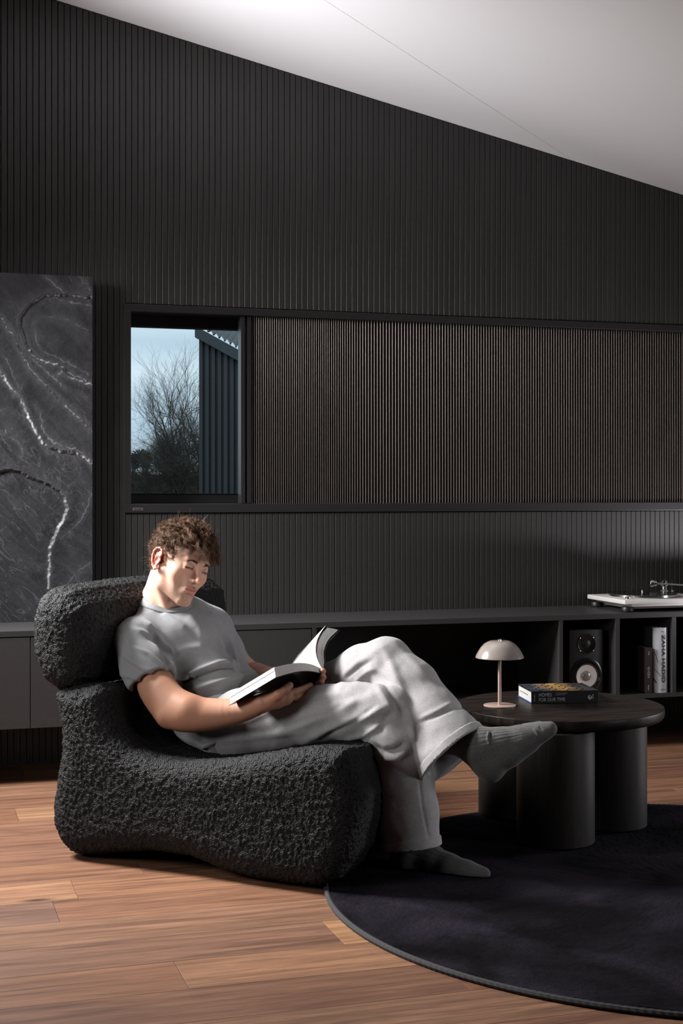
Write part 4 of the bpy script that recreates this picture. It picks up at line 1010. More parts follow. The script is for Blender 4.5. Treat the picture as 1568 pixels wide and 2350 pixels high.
# ears
for sx in (-1, 1):
    E0 = np.array([.0775*sx, -.010, -.002]); el_ = []
    for i in range(13):
        a = math.radians(-100+i*24.0); el_.append(E0+np.array([sx*(.012+.004*math.cos(a)), -.013-.0150*math.cos(a+.25)*1.0, .029*math.sin(a)+.002]))
    el_ = [E0+np.array([sx*(.004+.011*min(1, max(0, .5-q[0]*30))), q[0]*1.0, q[1]]) for q in [(.012, -.030), (.004, -.034), (-.006, -.026), (-.014, -.012), (-.020, .004), (-.020, .018), (-.013, .029), (-.002, .033), (.008, .027), (.011, .016), (.008, .006)]]
    hd.el(HO+HR@(E0+np.array([sx*.004, -.004, .000])), (.005, .015, .027), .004, R=HR)
    for p, q in zip(el_, el_[1:]): hd.rc(HO+HR@p, HO+HR@q, .0032, .0032, .003)
    hd.el(HO+HR@(E0+np.array([sx*.008, .004, -.028])), (.0035, .0065, .008), .004, R=HR)
    hd.el(HO+HR@(E0+np.array([sx*.009, .001, -.004])), (.0045, .0075, .0105), .003, 's', R=HR)
    hd.rc(HO+HR@(E0+np.array([sx*.008, -.010, .016])), HO+HR@(E0+np.array([sx*.009, -.010, -.014])), .0024, .0024, .003)
    hd.el(HO+HR@(E0+np.array([sx*.006, .013, -.005])), (.003, .003, .005), .003, R=HR)
# neck
nk0, nr0 = CR(388, 1325, 4.47, 45); nk1, nr1 = CR(372, 1400, 4.50, 53)
hd.rc(nk0, nk1, nr0, nr1, .022)
hd.rc(H(-.052, -.028, -.050), Q(385, 1412, 4.41), .016, .013, .02); hd.rc(H(.052, -.028, -.050), Q(400, 1408, 4.47), .016, .013, .02)
hd.rc(nk1, Q(410, 1500, 4.55), nr1, .085, .03)
Vh, Fh = polymesh(hd, HO-[.17, .17, .30], HO+[.17, .17, .16], .0016)
# ---- arms, hands and hidden torso
ar = Sdf()
ar.rc(Q(410, 1500, 4.47), Q(520, 1650, 4.36), .07, .06, 0)
ar.rc(Q(330, 1475, 4.42), Q(490, 1450, 4.60), .045, .035, .03)
limb(ar, [(314, 1478, 4.34, 34), (342, 1535, 4.28, 36), (362, 1580, 4.235, 43), (392, 1636, 4.18, 37)])
limb(ar, [(392, 1636, 4.18, 37), (440, 1640, 4.16, 40), (500, 1638, 4.145, 34), (560, 1629, 4.12, 26), (606, 1613, 4.08, 21)])
ar.rc(Q(378, 1590, 4.20), Q(430, 1622, 4.15), .038, .036, .03)
# right hand: palm below the cover, thumb on the cover, fingers running to the right
chainp(ar, [(603, 1614, 4.07, 20), (632, 1604, 4.07, 21), (655, 1600, 4.08, 19)], .012)
ar.rc(Q(625, 1606, 4.09), Q(664, 1604, 4.15), .020, .016, .014)
TH = [(622, 1606, 4.055, 14), (640, 1594, 4.04, 11.5), (655, 1582, 4.042, 9.5), (665, 1573, 4.05, 8.5)]
chainp(ar, TH, .006)
for pts in ([(650, 1593, 4.07, 10.5), (676, 1588, 4.09, 9), (696, 1581, 4.12, 8), (712, 1573, 4.15, 7)],
            [(652, 1601, 4.08, 10.5), (680, 1598, 4.10, 9.2), (703, 1590, 4.14, 8.2), (722, 1580, 4.18, 7)],
            [(650, 1608, 4.10, 10), (677, 1605, 4.13, 8.8), (699, 1597, 4.17, 7.8), (714, 1588, 4.21, 6.8)],
            [(645, 1612, 4.13, 9), (668, 1610, 4.17, 7.6), (685, 1603, 4.21, 6.8), (697, 1596, 4.24, 6)]): chainp(ar, pts, .003)
# left arm and hand behind the book
limb(ar, [(497, 1445, 4.63, 26), (530, 1500, 4.65, 26), (572, 1545, 4.66, 27)])
limb(ar, [(575, 1545, 4.66, 28), (620, 1560, 4.55, 28), (665, 1570, 4.42, 21), (690, 1572, 4.34, 19)])
chainp(ar, [(690, 1572, 4.34, 18), (712, 1566, 4.27, 20), (722, 1562, 4.23, 18)], .012)
for pts in ([(722, 1552, 4.24, 9.5), (735, 1546, 4.20, 8.5), (741, 1541, 4.165, 7.5)], [(724, 1560, 4.23, 9.8), (737, 1557, 4.19, 8.6), (742, 1554, 4.155, 7.6)],
            [(722, 1568, 4.22, 9.5), (734, 1567, 4.18, 8.4), (738, 1565, 4.15, 7.4)], [(716, 1576, 4.22, 8.6), (727, 1577, 4.18, 7.5), (731, 1576, 4.155, 6.6)],
            [(706, 1558, 4.25, 10), (716, 1546, 4.22, 8.8), (724, 1538, 4.20, 7.8)]): chainp(ar, pts, .004)
Va, Fa = polymesh(ar, (-.72, 3.85, .30), (.05, 4.85, .82), .0028)
Vb = np.r_[Vh, Va]; Fb = np.r_[Fh, Fa+len(Vh)]
person = mesh('person', GA(Vb), Fb, M['skin'], None, True)
tag(person, 'man with curly brown hair reclining in the black armchair, reading a paperback, legs crossed', 'person')
# skin tint
loc = (Vb-HO)@HR; isH = np.zeros(len(Vb), bool); isH[:len(Vh)] = True
col = np.tile(np.array([.49, .285, .21]), (len(Vb), 1))
col[~isH] = (.33, .165, .105)  # arms and hands darker than the head: shade put into the tint
def mixc(w, c):
    global col
    w = np.clip(w, 0, 1)[:, None]; col = col*(1-w)+np.array(c)*w
g = lambda c, r: np.exp(-(((loc-np.array(c))/np.array(r))**2).sum(1))*isH
mixc(.55*(g((-.03, .06, -.085), (.045, .05, .032))+g((.03, .06, -.085), (.045, .05, .032))+.7*g((0, .10, -.046), (.022, .02, .009)))*(1+fnoise(loc, 600, 3, 2)*1.5), (.20, .13, .095))
mixc(.35*(g((-.045, .06, -.02), (.02, .03, .02))+g((.045, .06, -.02), (.02, .03, .02))), (.62, .27, .20))
lipu = np.maximum(g((-.009, .102, -.0553), (.0145, .02, .0050)), g((.009, .102, -.0553), (.0145, .02, .0050)))
lipl = np.maximum(g((-.006, .1, -.0655), (.0150, .02, .0056)), g((.006, .1, -.0655), (.0150, .02, .0056)))
mixc(np.clip((lipu-.30)*3.2, 0, .85), (.40, .13, .11)); mixc(np.clip((lipl-.30)*3.2, 0, .85), (.46, .16, .14))
mixc(.8*np.exp(-((loc[:, 2]+.0602+.02*(loc[:, 0]**2)*10)/.0013)**2)*(np.abs(loc[:, 0]) < .0235)*(loc[:, 1] > .08)*isH, (.10, .035, .03))
mixc(.75*np.exp(-((loc[:, 2]-.0035)/.0022)**2)*(np.abs(np.abs(loc[:, 0])-.031) < .0135)*(loc[:, 1] > .07)*isH, (.12, .06, .045))
mixc(1.2*(np.abs(loc[:, 0]) > .0785)*isH*(np.abs(loc[:, 1]+.01) < .04)*(np.abs(loc[:, 2]) < .045), (.62, .20, .15))  # ears: red backlit glow put into the tint
mixc(.5*np.maximum(g((-.032, .09, .004), (.018, .02, .008)), g((.032, .09, .004), (.018, .02, .008))), (.34, .17, .12))
mixc(.4*g((0, .113, -.026), (.014, .012, .012)), (.62, .26, .20))
mixc(.30*(fnoise(Vb, 45, 9, 3)+.1), (.40, .19, .13))
set_tint(person, col)
# eyes, lashes, eyebrows
M['eye'] = mat('eye', (.05, .035, .03), .12, spec=.6)
for sx in (-1, 1):
    bm = bmesh.new(); bmesh.ops.create_uvsphere(bm, u_segments=24, v_segments=16, radius=.0116, matrix=Matrix.Translation(G(*H(.0315*sx, .0765, .0065))))
    bmobj('eye', bm, M['eye'], person, True, fix=False)
rgn = np.random.default_rng(11)
def surf(p, f, n=6):
    p = np.array(p, float)
    for _ in range(n): g_, d_ = grad(f, p[None], .001); p = p-g_[0]*d_[0]
    return p
for sx in (-1, 1):
    bm = bmesh.new(); L1 = [surf(H(sx*(.0195+.024*t), .0945-.012*t*t, .0042+.0016*math.sin(math.pi*t)-.001*t), hd) for t in np.linspace(0, 1, 9)]
    add_tube(bm, [G(*(p+HR[:, 1]*.0005)) for p in L1], [.0004]+[.0010]*7+[.0005], 6)
    bmobj('eyelashes', bm, M['brow'], person, True, fix=False)
def strands(paths, r0, r1):
    # list of (n,3) arrays -> joined three-sided tubes
    V = []; F = []; base = 0
    P = np.stack(paths); K, n, _ = P.shape
    T = np.gradient(P, axis=1); T /= np.linalg.norm(T, axis=2, keepdims=True)+1e-9
    u = np.cross(T, np.array([.31, .52, .79])); u /= np.linalg.norm(u, axis=2, keepdims=True)+1e-9; v = np.cross(T, u)
    r = np.linspace(r0, r1, n)[None, :, None]
    R3 = np.stack([P+(u*math.cos(a)+v*math.sin(a))*r for a in (0, 2.094, 4.189)], 2)
    V = R3.reshape(-1, 3); b = (np.arange(K)*n*3)[:, None, None]+(np.arange(n-1)*3)[None, :, None]
    F = np.concatenate([np.stack([b+k, b+(k+1) % 3, b+3+(k+1) % 3, b+3+k], -1).reshape(-1, 4) for k in range(3)]); return V, F
pts = []
for sx in (-1, 1):
    for i in range(340):
        t = rgn.uniform(0, 1); h0 = rgn.normal(0, .0024*(1-.5*t))
        p = surf(H(sx*(.012+.035*t), .095, .0245+.005*math.sin(t*2.4)-.004*t+h0), hd, 4)
        d = HR@np.array([sx*.85, -.15, .35-.5*t]); q = [p+d*.007*s+HR[:, 1]*.0012*math.sin(s*3) for s in (0, .5, 1)]
        pts.append(np.array(q))
V, F = strands(pts, .0003, .0001); tag(mesh('eyebrows', GA(V), F, M['brow'], person), kind='stuff')
# hair: curled locks on the scalp
def haired(p):
    x, y, z = p
    if y > .035: return z > .070-abs(x)*.10
    if y > -.012: return z > .034 or (abs(x) > .055 and z > .018 and y > .012)
    return z > (-.075 if y < -.05 else -.05)
paths = []; nlock = 0; tries = 0
cc = np.array([0, -.014, .036]); rad = np.array([.077, .098, .086])
while nlock < 640 and tries < 9000:
    tries += 1
    d = rgn.normal(size=3); d /= np.linalg.norm(d); p = cc+d*rad
    if not haired(p): continue
    nlock += 1
    top = np.clip((p[2]-.02)/.08, 0, 1); front = np.clip((p[1]-.02)/.06, 0, 1)*top
    n_ = d/rad; n_ /= np.linalg.norm(n_)
    nape = float(p[2] < 0 and p[1] < -.03); Ln = .023+.030*top+.016*front+.010*nape+rgn.uniform(-.006, .008)
    comb = np.array([rgn.normal(0, .5), .55+.5*front-.9*(p[1] < -.05), -.35-.75*front-.5*(1-top)])
    comb -= n_*(comb@n_)*.9
    crl = rgn.uniform(.0055, .0095)*(.65+.35*top); turns = rgn.uniform(1.0, 1.7); ph = rgn.uniform(0, 6.28); sg = rgn.choice([-1, 1])
    ax = n_*.55+comb*.75; ax /= np.linalg.norm(ax); e1 = np.cross(ax, n_+.01); e1 /= np.linalg.norm(e1); e2 = np.cross(ax, e1)
    t = np.linspace(0, 1, 15)
    cen = p[None]-n_*.006+np.outer(np.sin(t*1.6)*Ln*.62, n_)+np.outer(t**1.5*Ln*.75, comb)
    cen[:, 2] -= t**2*.018*front
    for s in range(13):
        pj = ph+rgn.normal(0, .22); cr2 = crl*rgn.uniform(.72, 1.18); of = rgn.normal(0, .0016, 3)
        w = np.clip(t*3, 0, 1)*cr2
        ang_ = pj+sg*turns*6.283*t*rgn.uniform(.95, 1.05)
        path = cen+of*np.clip(t*4, .3, 1)[:, None]*(1+t[:, None])+np.cos(ang_)[:, None]*e1*w[:, None]+np.sin(ang_)[:, None]*e2*w[:, None]
        paths.append(path)
for _ in range(150):        # loose flyaway hairs
    d = rgn.normal(size=3); d /= np.linalg.norm(d); p = cc+d*rad
    if not haired(p): continue
    n_ = d/rad; n_ /= np.linalg.norm(n_); t = np.linspace(0, 1, 15); a = rgn.normal(0, .5, 3)
    paths.append(p+np.outer(t*.05, n_)+np.outer(t**2*.02, a)+np.outer(np.sin(t*7+a[0])*.004, rgn.normal(0, 1, 3)))
V, F = strands(paths, .00058, .00020); V = (HO+V@HR.T)
hairb = Sdf(); hairb.el(H(0, -.016, .038), (.081, .102, .089), 0, R=HR)
def cut(P):
    q = (P-HO)@HR; x, y, z = q.T
    lim = np.where(y > .03, .072, np.where(y > -.012, .036, -.045)); return (lim-z)
hairb.fn(cut, .012, 'i')
V2, F2 = polymesh(hairb, HO-[.15, .15, .12], HO+[.15, .15, .18], .004)
nn2 = vnormals(V2, F2); V2 = V2+nn2*(fnoise(V2, 70, 51, 2)*.006)[:, None]
hair = tag(mesh('hair', GA(np.r_[V, V2]), np.r_[F, F2+len(V)], M['hair'], person, True), kind='stuff')

# ---- T-shirt
ts = Sdf()
chainp(ts, [(368, 1492, 4.40, 72), (462, 1462, 4.56, 64)], 0)
chainp(ts, [(318, 1450, 4.37, 36), (372, 1412, 4.47, 38), (430, 1408, 4.54, 34), (488, 1430, 4.61, 36)], .045)
ts.rc(Q(345, 1408, 4.46), Q(362, 1400, 4.47), .050, .058, .03)
chainp(ts, [(420, 1480, 4.46, 84), (465, 1560, 4.42, 74), (505, 1640, 4.36, 66), (540, 1670, 4.33, 66)], .04)
chainp(ts, [(480, 1500, 4.56, 55), (535, 1575, 4.53, 52), (575, 1605, 4.50, 54)], .04)
chainp(ts, [(400, 1560, 4.38, 45), (450, 1650, 4.32, 50), (505, 1692, 4.28, 42)], .04)
chainp(ts, [(308, 1468, 4.335, 49), (336, 1530, 4.275, 51), (360, 1590, 4.235, 60)], .025)
chainp(ts, [(497, 1440, 4.62, 38), (522, 1490, 4.645, 35), (553, 1545, 4.66, 36)], .02)
# cut sleeves and hollow them
def plane(p, n):
    p = np.array(p); n = np.array(n, float); n /= np.linalg.norm(n); return lambda P: (P-p)@n
def cutcap(S, a, b, r, t0, inner, flare=1.0, bound=None):
    # remove everything beyond t0 along a->b within radius r, then hollow out the tube
    a = np.array(a); b = np.array(b); n = (b-a)/np.linalg.norm(b-a); p = a+(b-a)*t0
    def g(P):
        q = P-p; t = q@n; rr = np.linalg.norm(q-np.outer(t, n), axis=1); return np.maximum(-t, rr-r)
    S.fn(g, .003, 's'); S.rc(p-n*.05, p+n*.02, inner*.92, inner*flare, .004, 's')
sa0, sa1 = Q(308, 1468, 4.335), Q(362, 1590, 4.235)
cutcap(ts, sa0, sa1, .12, .80, 49/FPX*4.25)
cutcap(ts, Q(497, 1440, 4.62), Q(553, 1545, 4.66), .075, .84, .041)
# collar opening and lower hem
cn = (nk0-nk1)/np.linalg.norm(nk0-nk1)
def collar(P):
    ctr = Q(376, 1392, 4.475); q = P-ctr; t = q@cn; rr = np.linalg.norm(q-np.outer(t, cn), axis=1); return np.maximum(rr-.0715, -(t+.035))
ts.fn(collar, .004, 's')
TF = [([(300, 1440), (345, 1462), (385, 1510), (402, 1550)], 7, .0055), ([(295, 1480), (340, 1500), (375, 1530), (400, 1560)], 5, .004), ([(285, 1505), (330, 1535), (370, 1555)], 5, .0035),
      ([(280, 1545), (320, 1560), (350, 1575)], 5, .003), ([(330, 1425), (355, 1448), (380, 1475), (398, 1500)], 6, .005), ([(345, 1455), (378, 1490), (390, 1530)], 7, -.007), ([(320, 1450), (362, 1480), (385, 1515)], 4, -.0035),
      ([(408, 1560), (450, 1540), (500, 1522), (535, 1518)], 6, .006), ([(405, 1572), (455, 1549), (505, 1532), (540, 1530)], 3.5, -.006), ([(420, 1595), (480, 1572), (540, 1555), (590, 1545)], 8, .006),
      ([(425, 1610), (490, 1590), (550, 1575), (590, 1560)], 5, -.004), ([(440, 1628), (500, 1612), (545, 1600), (580, 1590)], 7, .004), ([(370, 1405), (410, 1430), (430, 1445)], 6, .003), ([(430, 1410), (455, 1440), (465, 1470)], 8, .004),
      ([(400, 1500), (430, 1490), (470, 1485)], 12, .004), ([(525, 1470), (535, 1500), (545, 1530)], 4, .004), ([(518, 1480), (527, 1510), (535, 1540)], 4, -.004), ([(430, 1690), (470, 1712), (520, 1690), (560, 1655)], 6, .006),
      ([(302, 1590), (335, 1560), (370, 1544), (408, 1540)], 2.0, -.0014), ([(480, 1400), (500, 1430), (512, 1460)], 7, .003), ([(262, 1500), (280, 1540), (300, 1585)], 6, .003)]
def tsf(P): return ts(P)
V, F = polymesh(tsf, (-.80, 3.95, .28), (.02, 4.95, .83), .0042)
n = vnormals(V, F); V = V+n*(2.2*crease(V, TF)+fnoise(V, 14, 61, 3)*.006)[:, None]
tee = mesh('tshirt', GA(V), F, M['tee'], person, True)
# ribbed collar band
tcut = ts.ops.pop(); ts.bs = ts.bs[:len(ts.ops)]
def bandf(P):
    ctr = Q(376, 1392, 4.475); q = P-ctr; t = q@cn; rr = np.linalg.norm(q-np.outer(t, cn), axis=1)
    return np.maximum(np.abs(ts(P))-.0030, np.maximum(np.abs(rr-.0785)-.0085, -(t+.035)))
Vc, Fc = polymesh(bandf, Q(376, 1392, 4.475)-[.13, .13, .09], Q(376, 1392, 4.475)+[.13, .13, .09], .0022)
mesh('collar', GA(Vc), Fc, M['tee'], person, True)
th = np.linspace(0, 2*np.pi, 72, endpoint=False); e1 = np.cross(cn, [0, 0, 1.]); e1 /= np.linalg.norm(e1); e2 = np.cross(cn, e1)
# ---- trousers
tr_ = Sdf()
HIPR, HIPL = (555, 1662, 4.29, 72), (600, 1640, 4.46, 72)
chainp(tr_, [HIPR, HIPL], 0)
chainp(tr_, [(500, 1688, 4.30, 52), HIPR], .03)
chainp(tr_, [HIPR, (640, 1658, 4.24, 66), (740, 1642, 4.15, 62), (820, 1636, 4.09, 62), (885, 1634, 4.055, 60)], .04)
RL = [(880, 1640, 4.05, 62), (915, 1700, 4.035, 66), (928, 1780, 4.03, 64), (938, 1860, 4.03, 63), (946, 1960, 4.03, 66)]
chainp(tr_, RL, .03)
LLt = [HIPL, (680, 1625, 4.40, 62), (765, 1582, 4.31, 58), (835, 1540, 4.24, 57), (888, 1520, 4.19, 56)]
LLs = [(888, 1520, 4.19, 56), (940, 1580, 4.13, 64), (985, 1650, 4.07, 73), (1030, 1718, 4.01, 84), (1060, 1762, 3.97, 92)]
def chain_sdf(pts, k, sq=None):
    S = Sdf(); chainp(S, pts, k, sq=sq); return S
sL = chain_sdf(LLt, .03); sL2 = chain_sdf(LLs, .03); chain2 = lambda P: smin(sL(P), sL2(P), .018)
hemR_p = Q(944, 1942, 4.03); hemR_n = np.array([.10, -.12, -1.0]); hemR_n /= np.linalg.norm(hemR_n)
def capcut(p, n, r):
    def g(P):
        q = P-p; t = q@n; rr = np.linalg.norm(q-np.outer(t, n), axis=1); return np.maximum(-t, rr-r)
    return g
tr_.fn(capcut(hemR_p, hemR_n, .16), .003, 's'); tr_.rc(hemR_p-hemR_n*.13, hemR_p+hemR_n*.03, .062, .0755, .004, 's')
hemL_p = Q(1044, 1730, 3.99); hemL_n = np.array([.62, -.42, -.68]); hemL_n /= np.linalg.norm(hemL_n)
legL = Sdf(); legL.fn(chain2); legL.fn(capcut(hemL_p, hemL_n, .16), .003, 's'); legL.rc(hemL_p-hemL_n*.085, hemL_p+hemL_n*.03, .045, .0990, .004, 's')
tr_.fn(legL, .010)
PF = [([(640, 1600), (730, 1580), (820, 1572), (880, 1575)], 9, .004), ([(560, 1655), (640, 1625), (720, 1600), (800, 1590)], 9, .006), ([(620, 1690), (700, 1660), (770, 1625), (850, 1600)], 10, .006), ([(700, 1700), (780, 1665), (850, 1640), (890, 1620)], 9, .007),
      ([(660, 1668), (740, 1640), (800, 1612)], 7, -.005), ([(740, 1690), (810, 1658), (860, 1625)], 6, -.005), ([(500, 1700), (600, 1690), (700, 1680)], 8, .003), ([(790, 1700), (840, 1685), (880, 1660)], 6, .005),
      ([(770, 1600), (800, 1540), (850, 1500), (890, 1480)], 10, .003), ([(790, 1560), (825, 1530), (855, 1515)], 6, -.005), ([(815, 1565), (845, 1540), (862, 1535)], 6, .005), ([(880, 1490), (905, 1540), (930, 1600), (945, 1670), (960, 1730)], 10, .007),
      ([(862, 1540), (880, 1560), (905, 1600), (925, 1650)], 7, -.005), ([(866, 1575), (890, 1615), (920, 1650)], 7, .004), ([(955, 1660), (1000, 1645), (1040, 1625), (1075, 1622)], 5, -.004), ([(960, 1650), (1000, 1634), (1040, 1614)], 6, .003),
      ([(900, 1470), (950, 1520), (1000, 1570)], 8, .003), ([(855, 1710), (880, 1725), (905, 1722), (930, 1705)], 7, -.008), ([(850, 1725), (880, 1745), (910, 1742), (940, 1720)], 8, .005), ([(870, 1680), (885, 1650), (905, 1630)], 8, -.005),
      ([(880, 1760), (890, 1830), (892, 1920)], 16, .004), ([(940, 1690), (960, 1760), (970, 1850), (985, 1930)], 3, -.0022), ([(960, 1740), (1000, 1720), (1050, 1690)], 14, .003),
      ([(668, 1718), (760, 1712), (840, 1700)], 6, -.003)]
# stitched hems
PF += [] if True else [([(876, 1940), (905, 1945), (950, 1938), (1006, 1912)], 1.8, -.0022), ([(976, 1770), (1010, 1745), (1060, 1705), (1107, 1660)], 1.8, -.0024), ([(972, 1763), (1006, 1738), (1056, 1698), (1102, 1654)], 1.5, -.0015)]
V, F = polymesh(tr_, (-.42, 3.70, .03), (.48, 4.70, .80), .0044)
n = vnormals(V, F); V = V+n*(1.2*crease(V, PF)+fnoise(V, 10, 71, 3)*.010+fnoise(V, 28, 72, 2)*.003)[:, None]
mesh('trousers', GA(V), F, M['fleece'], person, True)
sRc = Sdf(); chainp(sRc, RL, .03)
for base_, hp, hn, lim in ((chain2, hemL_p, hemL_n, .15), (sRc, hemR_p, hemR_n, .15)):
    def hb(P):
        q = P-hp; t = q@hn; rr = np.linalg.norm(q-np.outer(t, hn), axis=1)
        return np.maximum(np.maximum(np.abs(base_(P)+.001)-.0048, rr-lim), np.maximum(t-.002, -(t+.024)))
    V, F = polymesh(hb, hp-.14, hp+.14, .0036)
    g_, d_ = grad(base_, V, .002); n = g_/np.linalg.norm(g_, axis=1, keepdims=True)
    V = V+n*(fnoise(V, 10, 71, 3)*.010+fnoise(V, 28, 72, 2)*.003)[:, None]
    mesh('hem', GA(V), F, M['fleece'], person, True)

# ---- socks
def foot_sdf(pts, extra=()):
    S = Sdf()
    for seg_ in pts: chainp(S, seg_[0], seg_[1], sq=(seg_[2] if len(seg_) > 2 else None))
    return S
upn = np.array([0, 0, 1.])
sR = Sdf()
chainp(sR, [(938, 1870, 4.04, 36), (940, 1935, 4.035, 34), (935, 1965, 4.03, 34)], .02)
chainp(sR, [(930, 1972, 4.035, 32), (920, 1984, 4.05, 27)], .02)
chainp(sR, [(945, 1950, 4.03, 34), (985, 1968, 4.01, 31), (1030, 1988, 3.98, 27), (1070, 2000, 3.955, 23), (1095, 2004, 3.94, 20)], .02)
chainp(sR, [(930, 1990, 4.03, 22), (1000, 2003, 3.99, 20), (1070, 2008, 3.96, 16)], .02)
chainp(sR, [(1085, 2001, 3.935, 19), (1110, 2006, 3.925, 16)], .006)
chainp(sR, [(1060, 1996, 3.98, 17), (1090, 2003, 3.975, 13)], .012)
sR.fn(lambda P: .017-P[:, 2], .004, 'i')
Lf = Sdf()
chainp(Lf, [(1030, 1690, 4.050, 40), (1075, 1700, 3.990, 38), (1105, 1715, 3.960, 39)], .02)
chainp(Lf, [(1105, 1722, 3.960, 42), (1128, 1766, 3.950, 28)], .03)
chainp(Lf, [(1105, 1712, 3.960, 40), (1150, 1708, 3.955, 36), (1195, 1697, 3.950, 30), (1230, 1684, 3.945, 24)], .02)
chainp(Lf, [(1122, 1752, 3.950, 36), (1170, 1726, 3.950, 30), (1215, 1702, 3.950, 24)], .02)
chainp(Lf, [(1220, 1688, 3.945, 23), (1246, 1679, 3.940, 20), (1262, 1673, 3.935, 17.5)], .012)
chainp(Lf, [(1205, 1676, 3.980, 16), (1238, 1668, 3.985, 13)], .01)
LF = [([(1122, 1678), (1119, 1695), (1124, 1712)], 2.2, .0035), ([(1128, 1680), (1125, 1697)], 2.2, -.003), ([(1225, 1672), (1232, 1680), (1236, 1692)], 3, .0025), ([(1238, 1666), (1244, 1676)], 2, -.002)]
def ribs(V, S, org, axd, zone):
    q = V-org; t = q@axd; r = q-np.outer(t, axd); e1 = np.cross(axd, [0, 1., 0]); e1 /= np.linalg.norm(e1); e2 = np.cross(axd, e1)
    a = np.arctan2(r@e2, r@e1); return -np.clip(np.sin(a*26), .2, 1)*.0013*zone
for nm, S, lo, hi, fold in (('sock', sR, (.10, 3.80, .0), (.45, 4.20, .32), 0), ('sock', Lf, (.25, 3.80, .26), (.64, 4.14, .54), 1)):
    V, F = polymesh(S, lo, hi, .0026); n = vnormals(V, F)
    X, Y = pix(V)
    if fold:
        o1, o2 = Q(1100, 1712, 3.96), Q(1240, 1680, 3.94); z_ = np.clip((1215-X)/25, 0, 1)*np.clip((1722-(X-1100)*.22-Y)/10, 0, 1)
    else:
        o1, o2 = Q(940, 1985, 4.03), Q(1100, 2010, 3.94); z_ = np.clip((1085-X)/20, 0, 1)*np.clip((V[:, 2]-.045)/.02, 0, 1)
    d_ = (o2-o1)/np.linalg.norm(o2-o1); V = V+n*(ribs(V, S, o1, d_, z_)+(crease(V, LF) if fold else 0)+fnoise(V, 40, 81+fold, 2)*.0015)[:, None]
    mesh(nm, GA(V), F, M['sock'], person, True)

# ------------------------------------------------------------------ the paperback in his hands
P2_, P3_ = Q(633, 1555, 3.985), Q(740, 1546, 4.085); E1 = Q(529, 1617, 4.075)-P2_; BKH = float(np.linalg.norm(E1)); E1 /= BKH
e2_ = (P3_-P2_); e2_ -= E1*(e2_@E1); e2_ /= np.linalg.norm(e2_); NB = np.cross(E1, e2_)   # normal of the head edge is along -E1
def onhead(px, py):        # ray through pixel onto the plane of the head edge (through P2_, normal E1)
    d = np.array([(px-CX)/FPX, 1, -(py-YH)/FPX]); o = np.array([0, 0, EYE]); t = ((P2_-o)@E1)/(d@E1); return o+d*t
M['pages'] = mat('book_pages', (.56, .545, .53), .8, var=.05, vscale=90)
M['page_dark'] = mat('page_gaps', (.30, .28, .27), .9)
M['cover'] = mat('dark_brown_gloss_cover', (.012, .009, .009), .3)
M['cover_in'] = mat('cover_inside', (.10, .075, .065), .5)
bco = P2_.copy(); pbk = thing('book', 'open dark-covered paperback held in the hands of the seated man', 'book', G(*bco))
def extrude(name, prof, m, t0=0.0, t1=1.0, smooth=True, ev=None):
    ev = E1*BKH if ev is None else ev; n = len(prof); A = [p+ev*t0-bco for p in prof]; B = [p+ev*t1-bco for p in prof]
    bm = bmesh.new(); va = [bm.verts.new(G(*p)) for p in A]; vb = [bm.verts.new(G(*p)) for p in B]
    for i in range(n): bm.faces.new((va[i], va[(i+1) % n], vb[(i+1) % n], vb[i]))
    bm.faces.new(va[::-1]); bm.faces.new(vb)
    return bmobj(name, bm, m, pbk, smooth)
def resample(pts, n):
    pts = np.array(pts, float); 
    from_ = np.r_[0, np.cumsum(np.linalg.norm(np.diff(pts, axis=0), axis=1))]; t = np.linspace(0, from_[-1], n)
    # Catmull-like smoothing
    q = np.stack([np.interp(t, from_, pts[:, i]) for i in (0, 1)], 1)
    for _ in range(3): q[1:-1] = (q[:-2]+2*q[1:-1]+q[2:])/4
    return q
top1 = resample([(630, 1531), (660, 1524), (690, 1520), (715, 1523), (738, 1534)], 16); bot1 = resample([(633, 1555), (660, 1546), (690, 1539), (718, 1539), (741, 1546)], 16)
in2 = resample([(738, 1533), (730, 1514), (727, 1492), (733, 1465), (752, 1440)], 16); out2 = resample([(741, 1545), (746, 1520), (742, 1497), (752, 1468), (777, 1445)], 16)
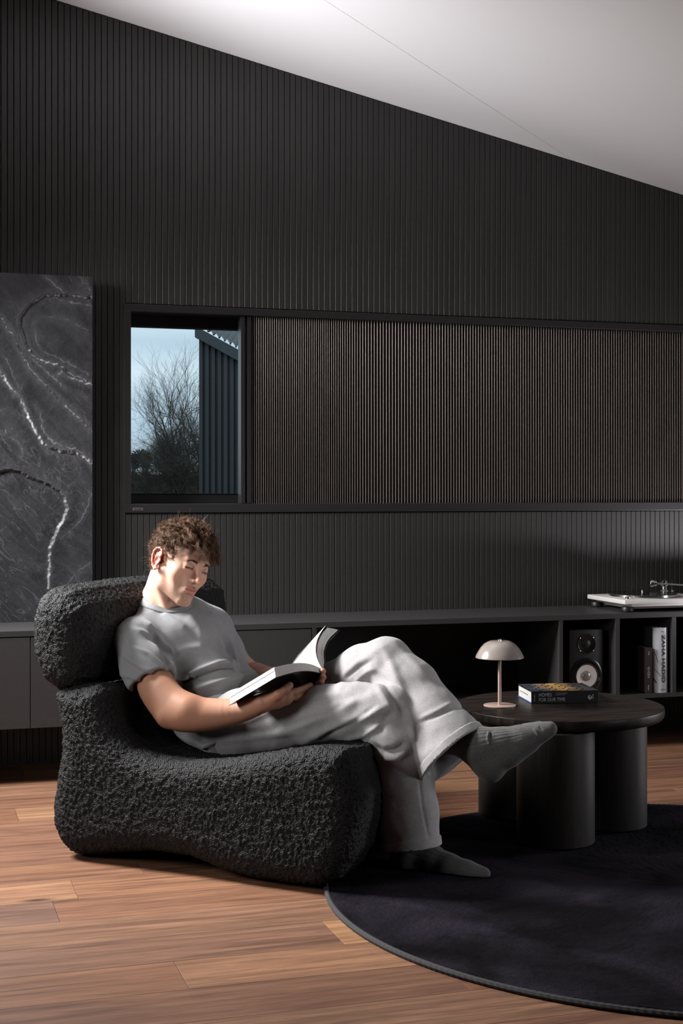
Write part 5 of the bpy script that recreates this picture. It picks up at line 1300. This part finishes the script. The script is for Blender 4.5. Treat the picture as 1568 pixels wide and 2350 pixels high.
def leaves(nm, A, B, n, seed, ev=None):
    # page block built as n slightly uneven wads of leaves
    rg = np.random.default_rng(seed)
    for i in range(n):
        t0, t1 = i/n, (i+1)/n-.12/n; pa_ = [onhead(*(a+(b-a)*t0)) for a, b in zip(A, B)]; pb_ = [onhead(*(a+(b-a)*t1)) for a, b in zip(A, B)]
        j = rg.uniform(-.0012, .0012); prof = pa_+pb_[::-1]
        # free end jitter
        e = (pa_[0]-pa_[1]); e /= np.linalg.norm(e); prof[0] = prof[0]+e*j; prof[-1] = prof[-1]+e*j
        extrude(nm, prof, M['pages'], rg.uniform(0, .004), 1-rg.uniform(0, .004), ev=ev)
leaves('page_wad', top1, bot1, 9, 1); nt_ = onhead(752, 1440); EV2 = Q(688, 1508, nt_[1]+.13)-nt_; leaves('page_wad', in2[::-1], out2[::-1], 9, 2, EV2)
def sheet(name, line, m, th=.0009, t0=-.004, t1=1.004, ev=None):
    pts = [onhead(*p) for p in line]; L2 = []
    for i, p in enumerate(pts):
        tn = pts[min(i+1, len(pts)-1)]-pts[max(i-1, 0)]; nn_ = np.cross(E1, tn); nn_ /= np.linalg.norm(nn_); L2.append(p+nn_*th)
    return extrude(name, pts+L2[::-1], m, t0, t1, ev=ev)
sheet('cover', resample([(630, 1556), (660, 1548), (690, 1540.5), (718, 1540.5), (742, 1547)], 16), M['cover'])
sheet('spine', [(741, 1547.5), (744, 1540), (744, 1532), (743, 1528)], M['cover'])
sheet('cover', resample([(743, 1546), (748, 1520), (744, 1498), (754, 1470), (780, 1446)], 16), M['cover_in'], ev=EV2)
# lifted single page
lift = resample([(738, 1533), (727, 1512), (723, 1490), (729, 1462), (747, 1436)], 16); sheet('loose_page', lift, M['pages'], .0004, 0, .98, EV2)
# light print on the cover
pm = mat('grey_print', (.07, .08, .09), .35, col2=(.20, .21, .23), vscale=90)
V = []; F = []
for j in range(5):
    for i in range(9):
        a = onhead(*(np.array([652, 1550.5])+(np.array([686, 1541.0])-[652, 1550.5])*i/8)); w = .014*math.sin(i*.8+1)*(j/4-.5)
        V.append(G(*(a+E1*BKH*(.66+.22*j/4+w)-NB*np.sign(NB[2])*.0022-bco)))
F = [(j*9+i, j*9+i+1, j*9+i+10, j*9+i+9) for j in range(4) for i in range(8)]
mesh('cover_print', V, F, pm, pbk)
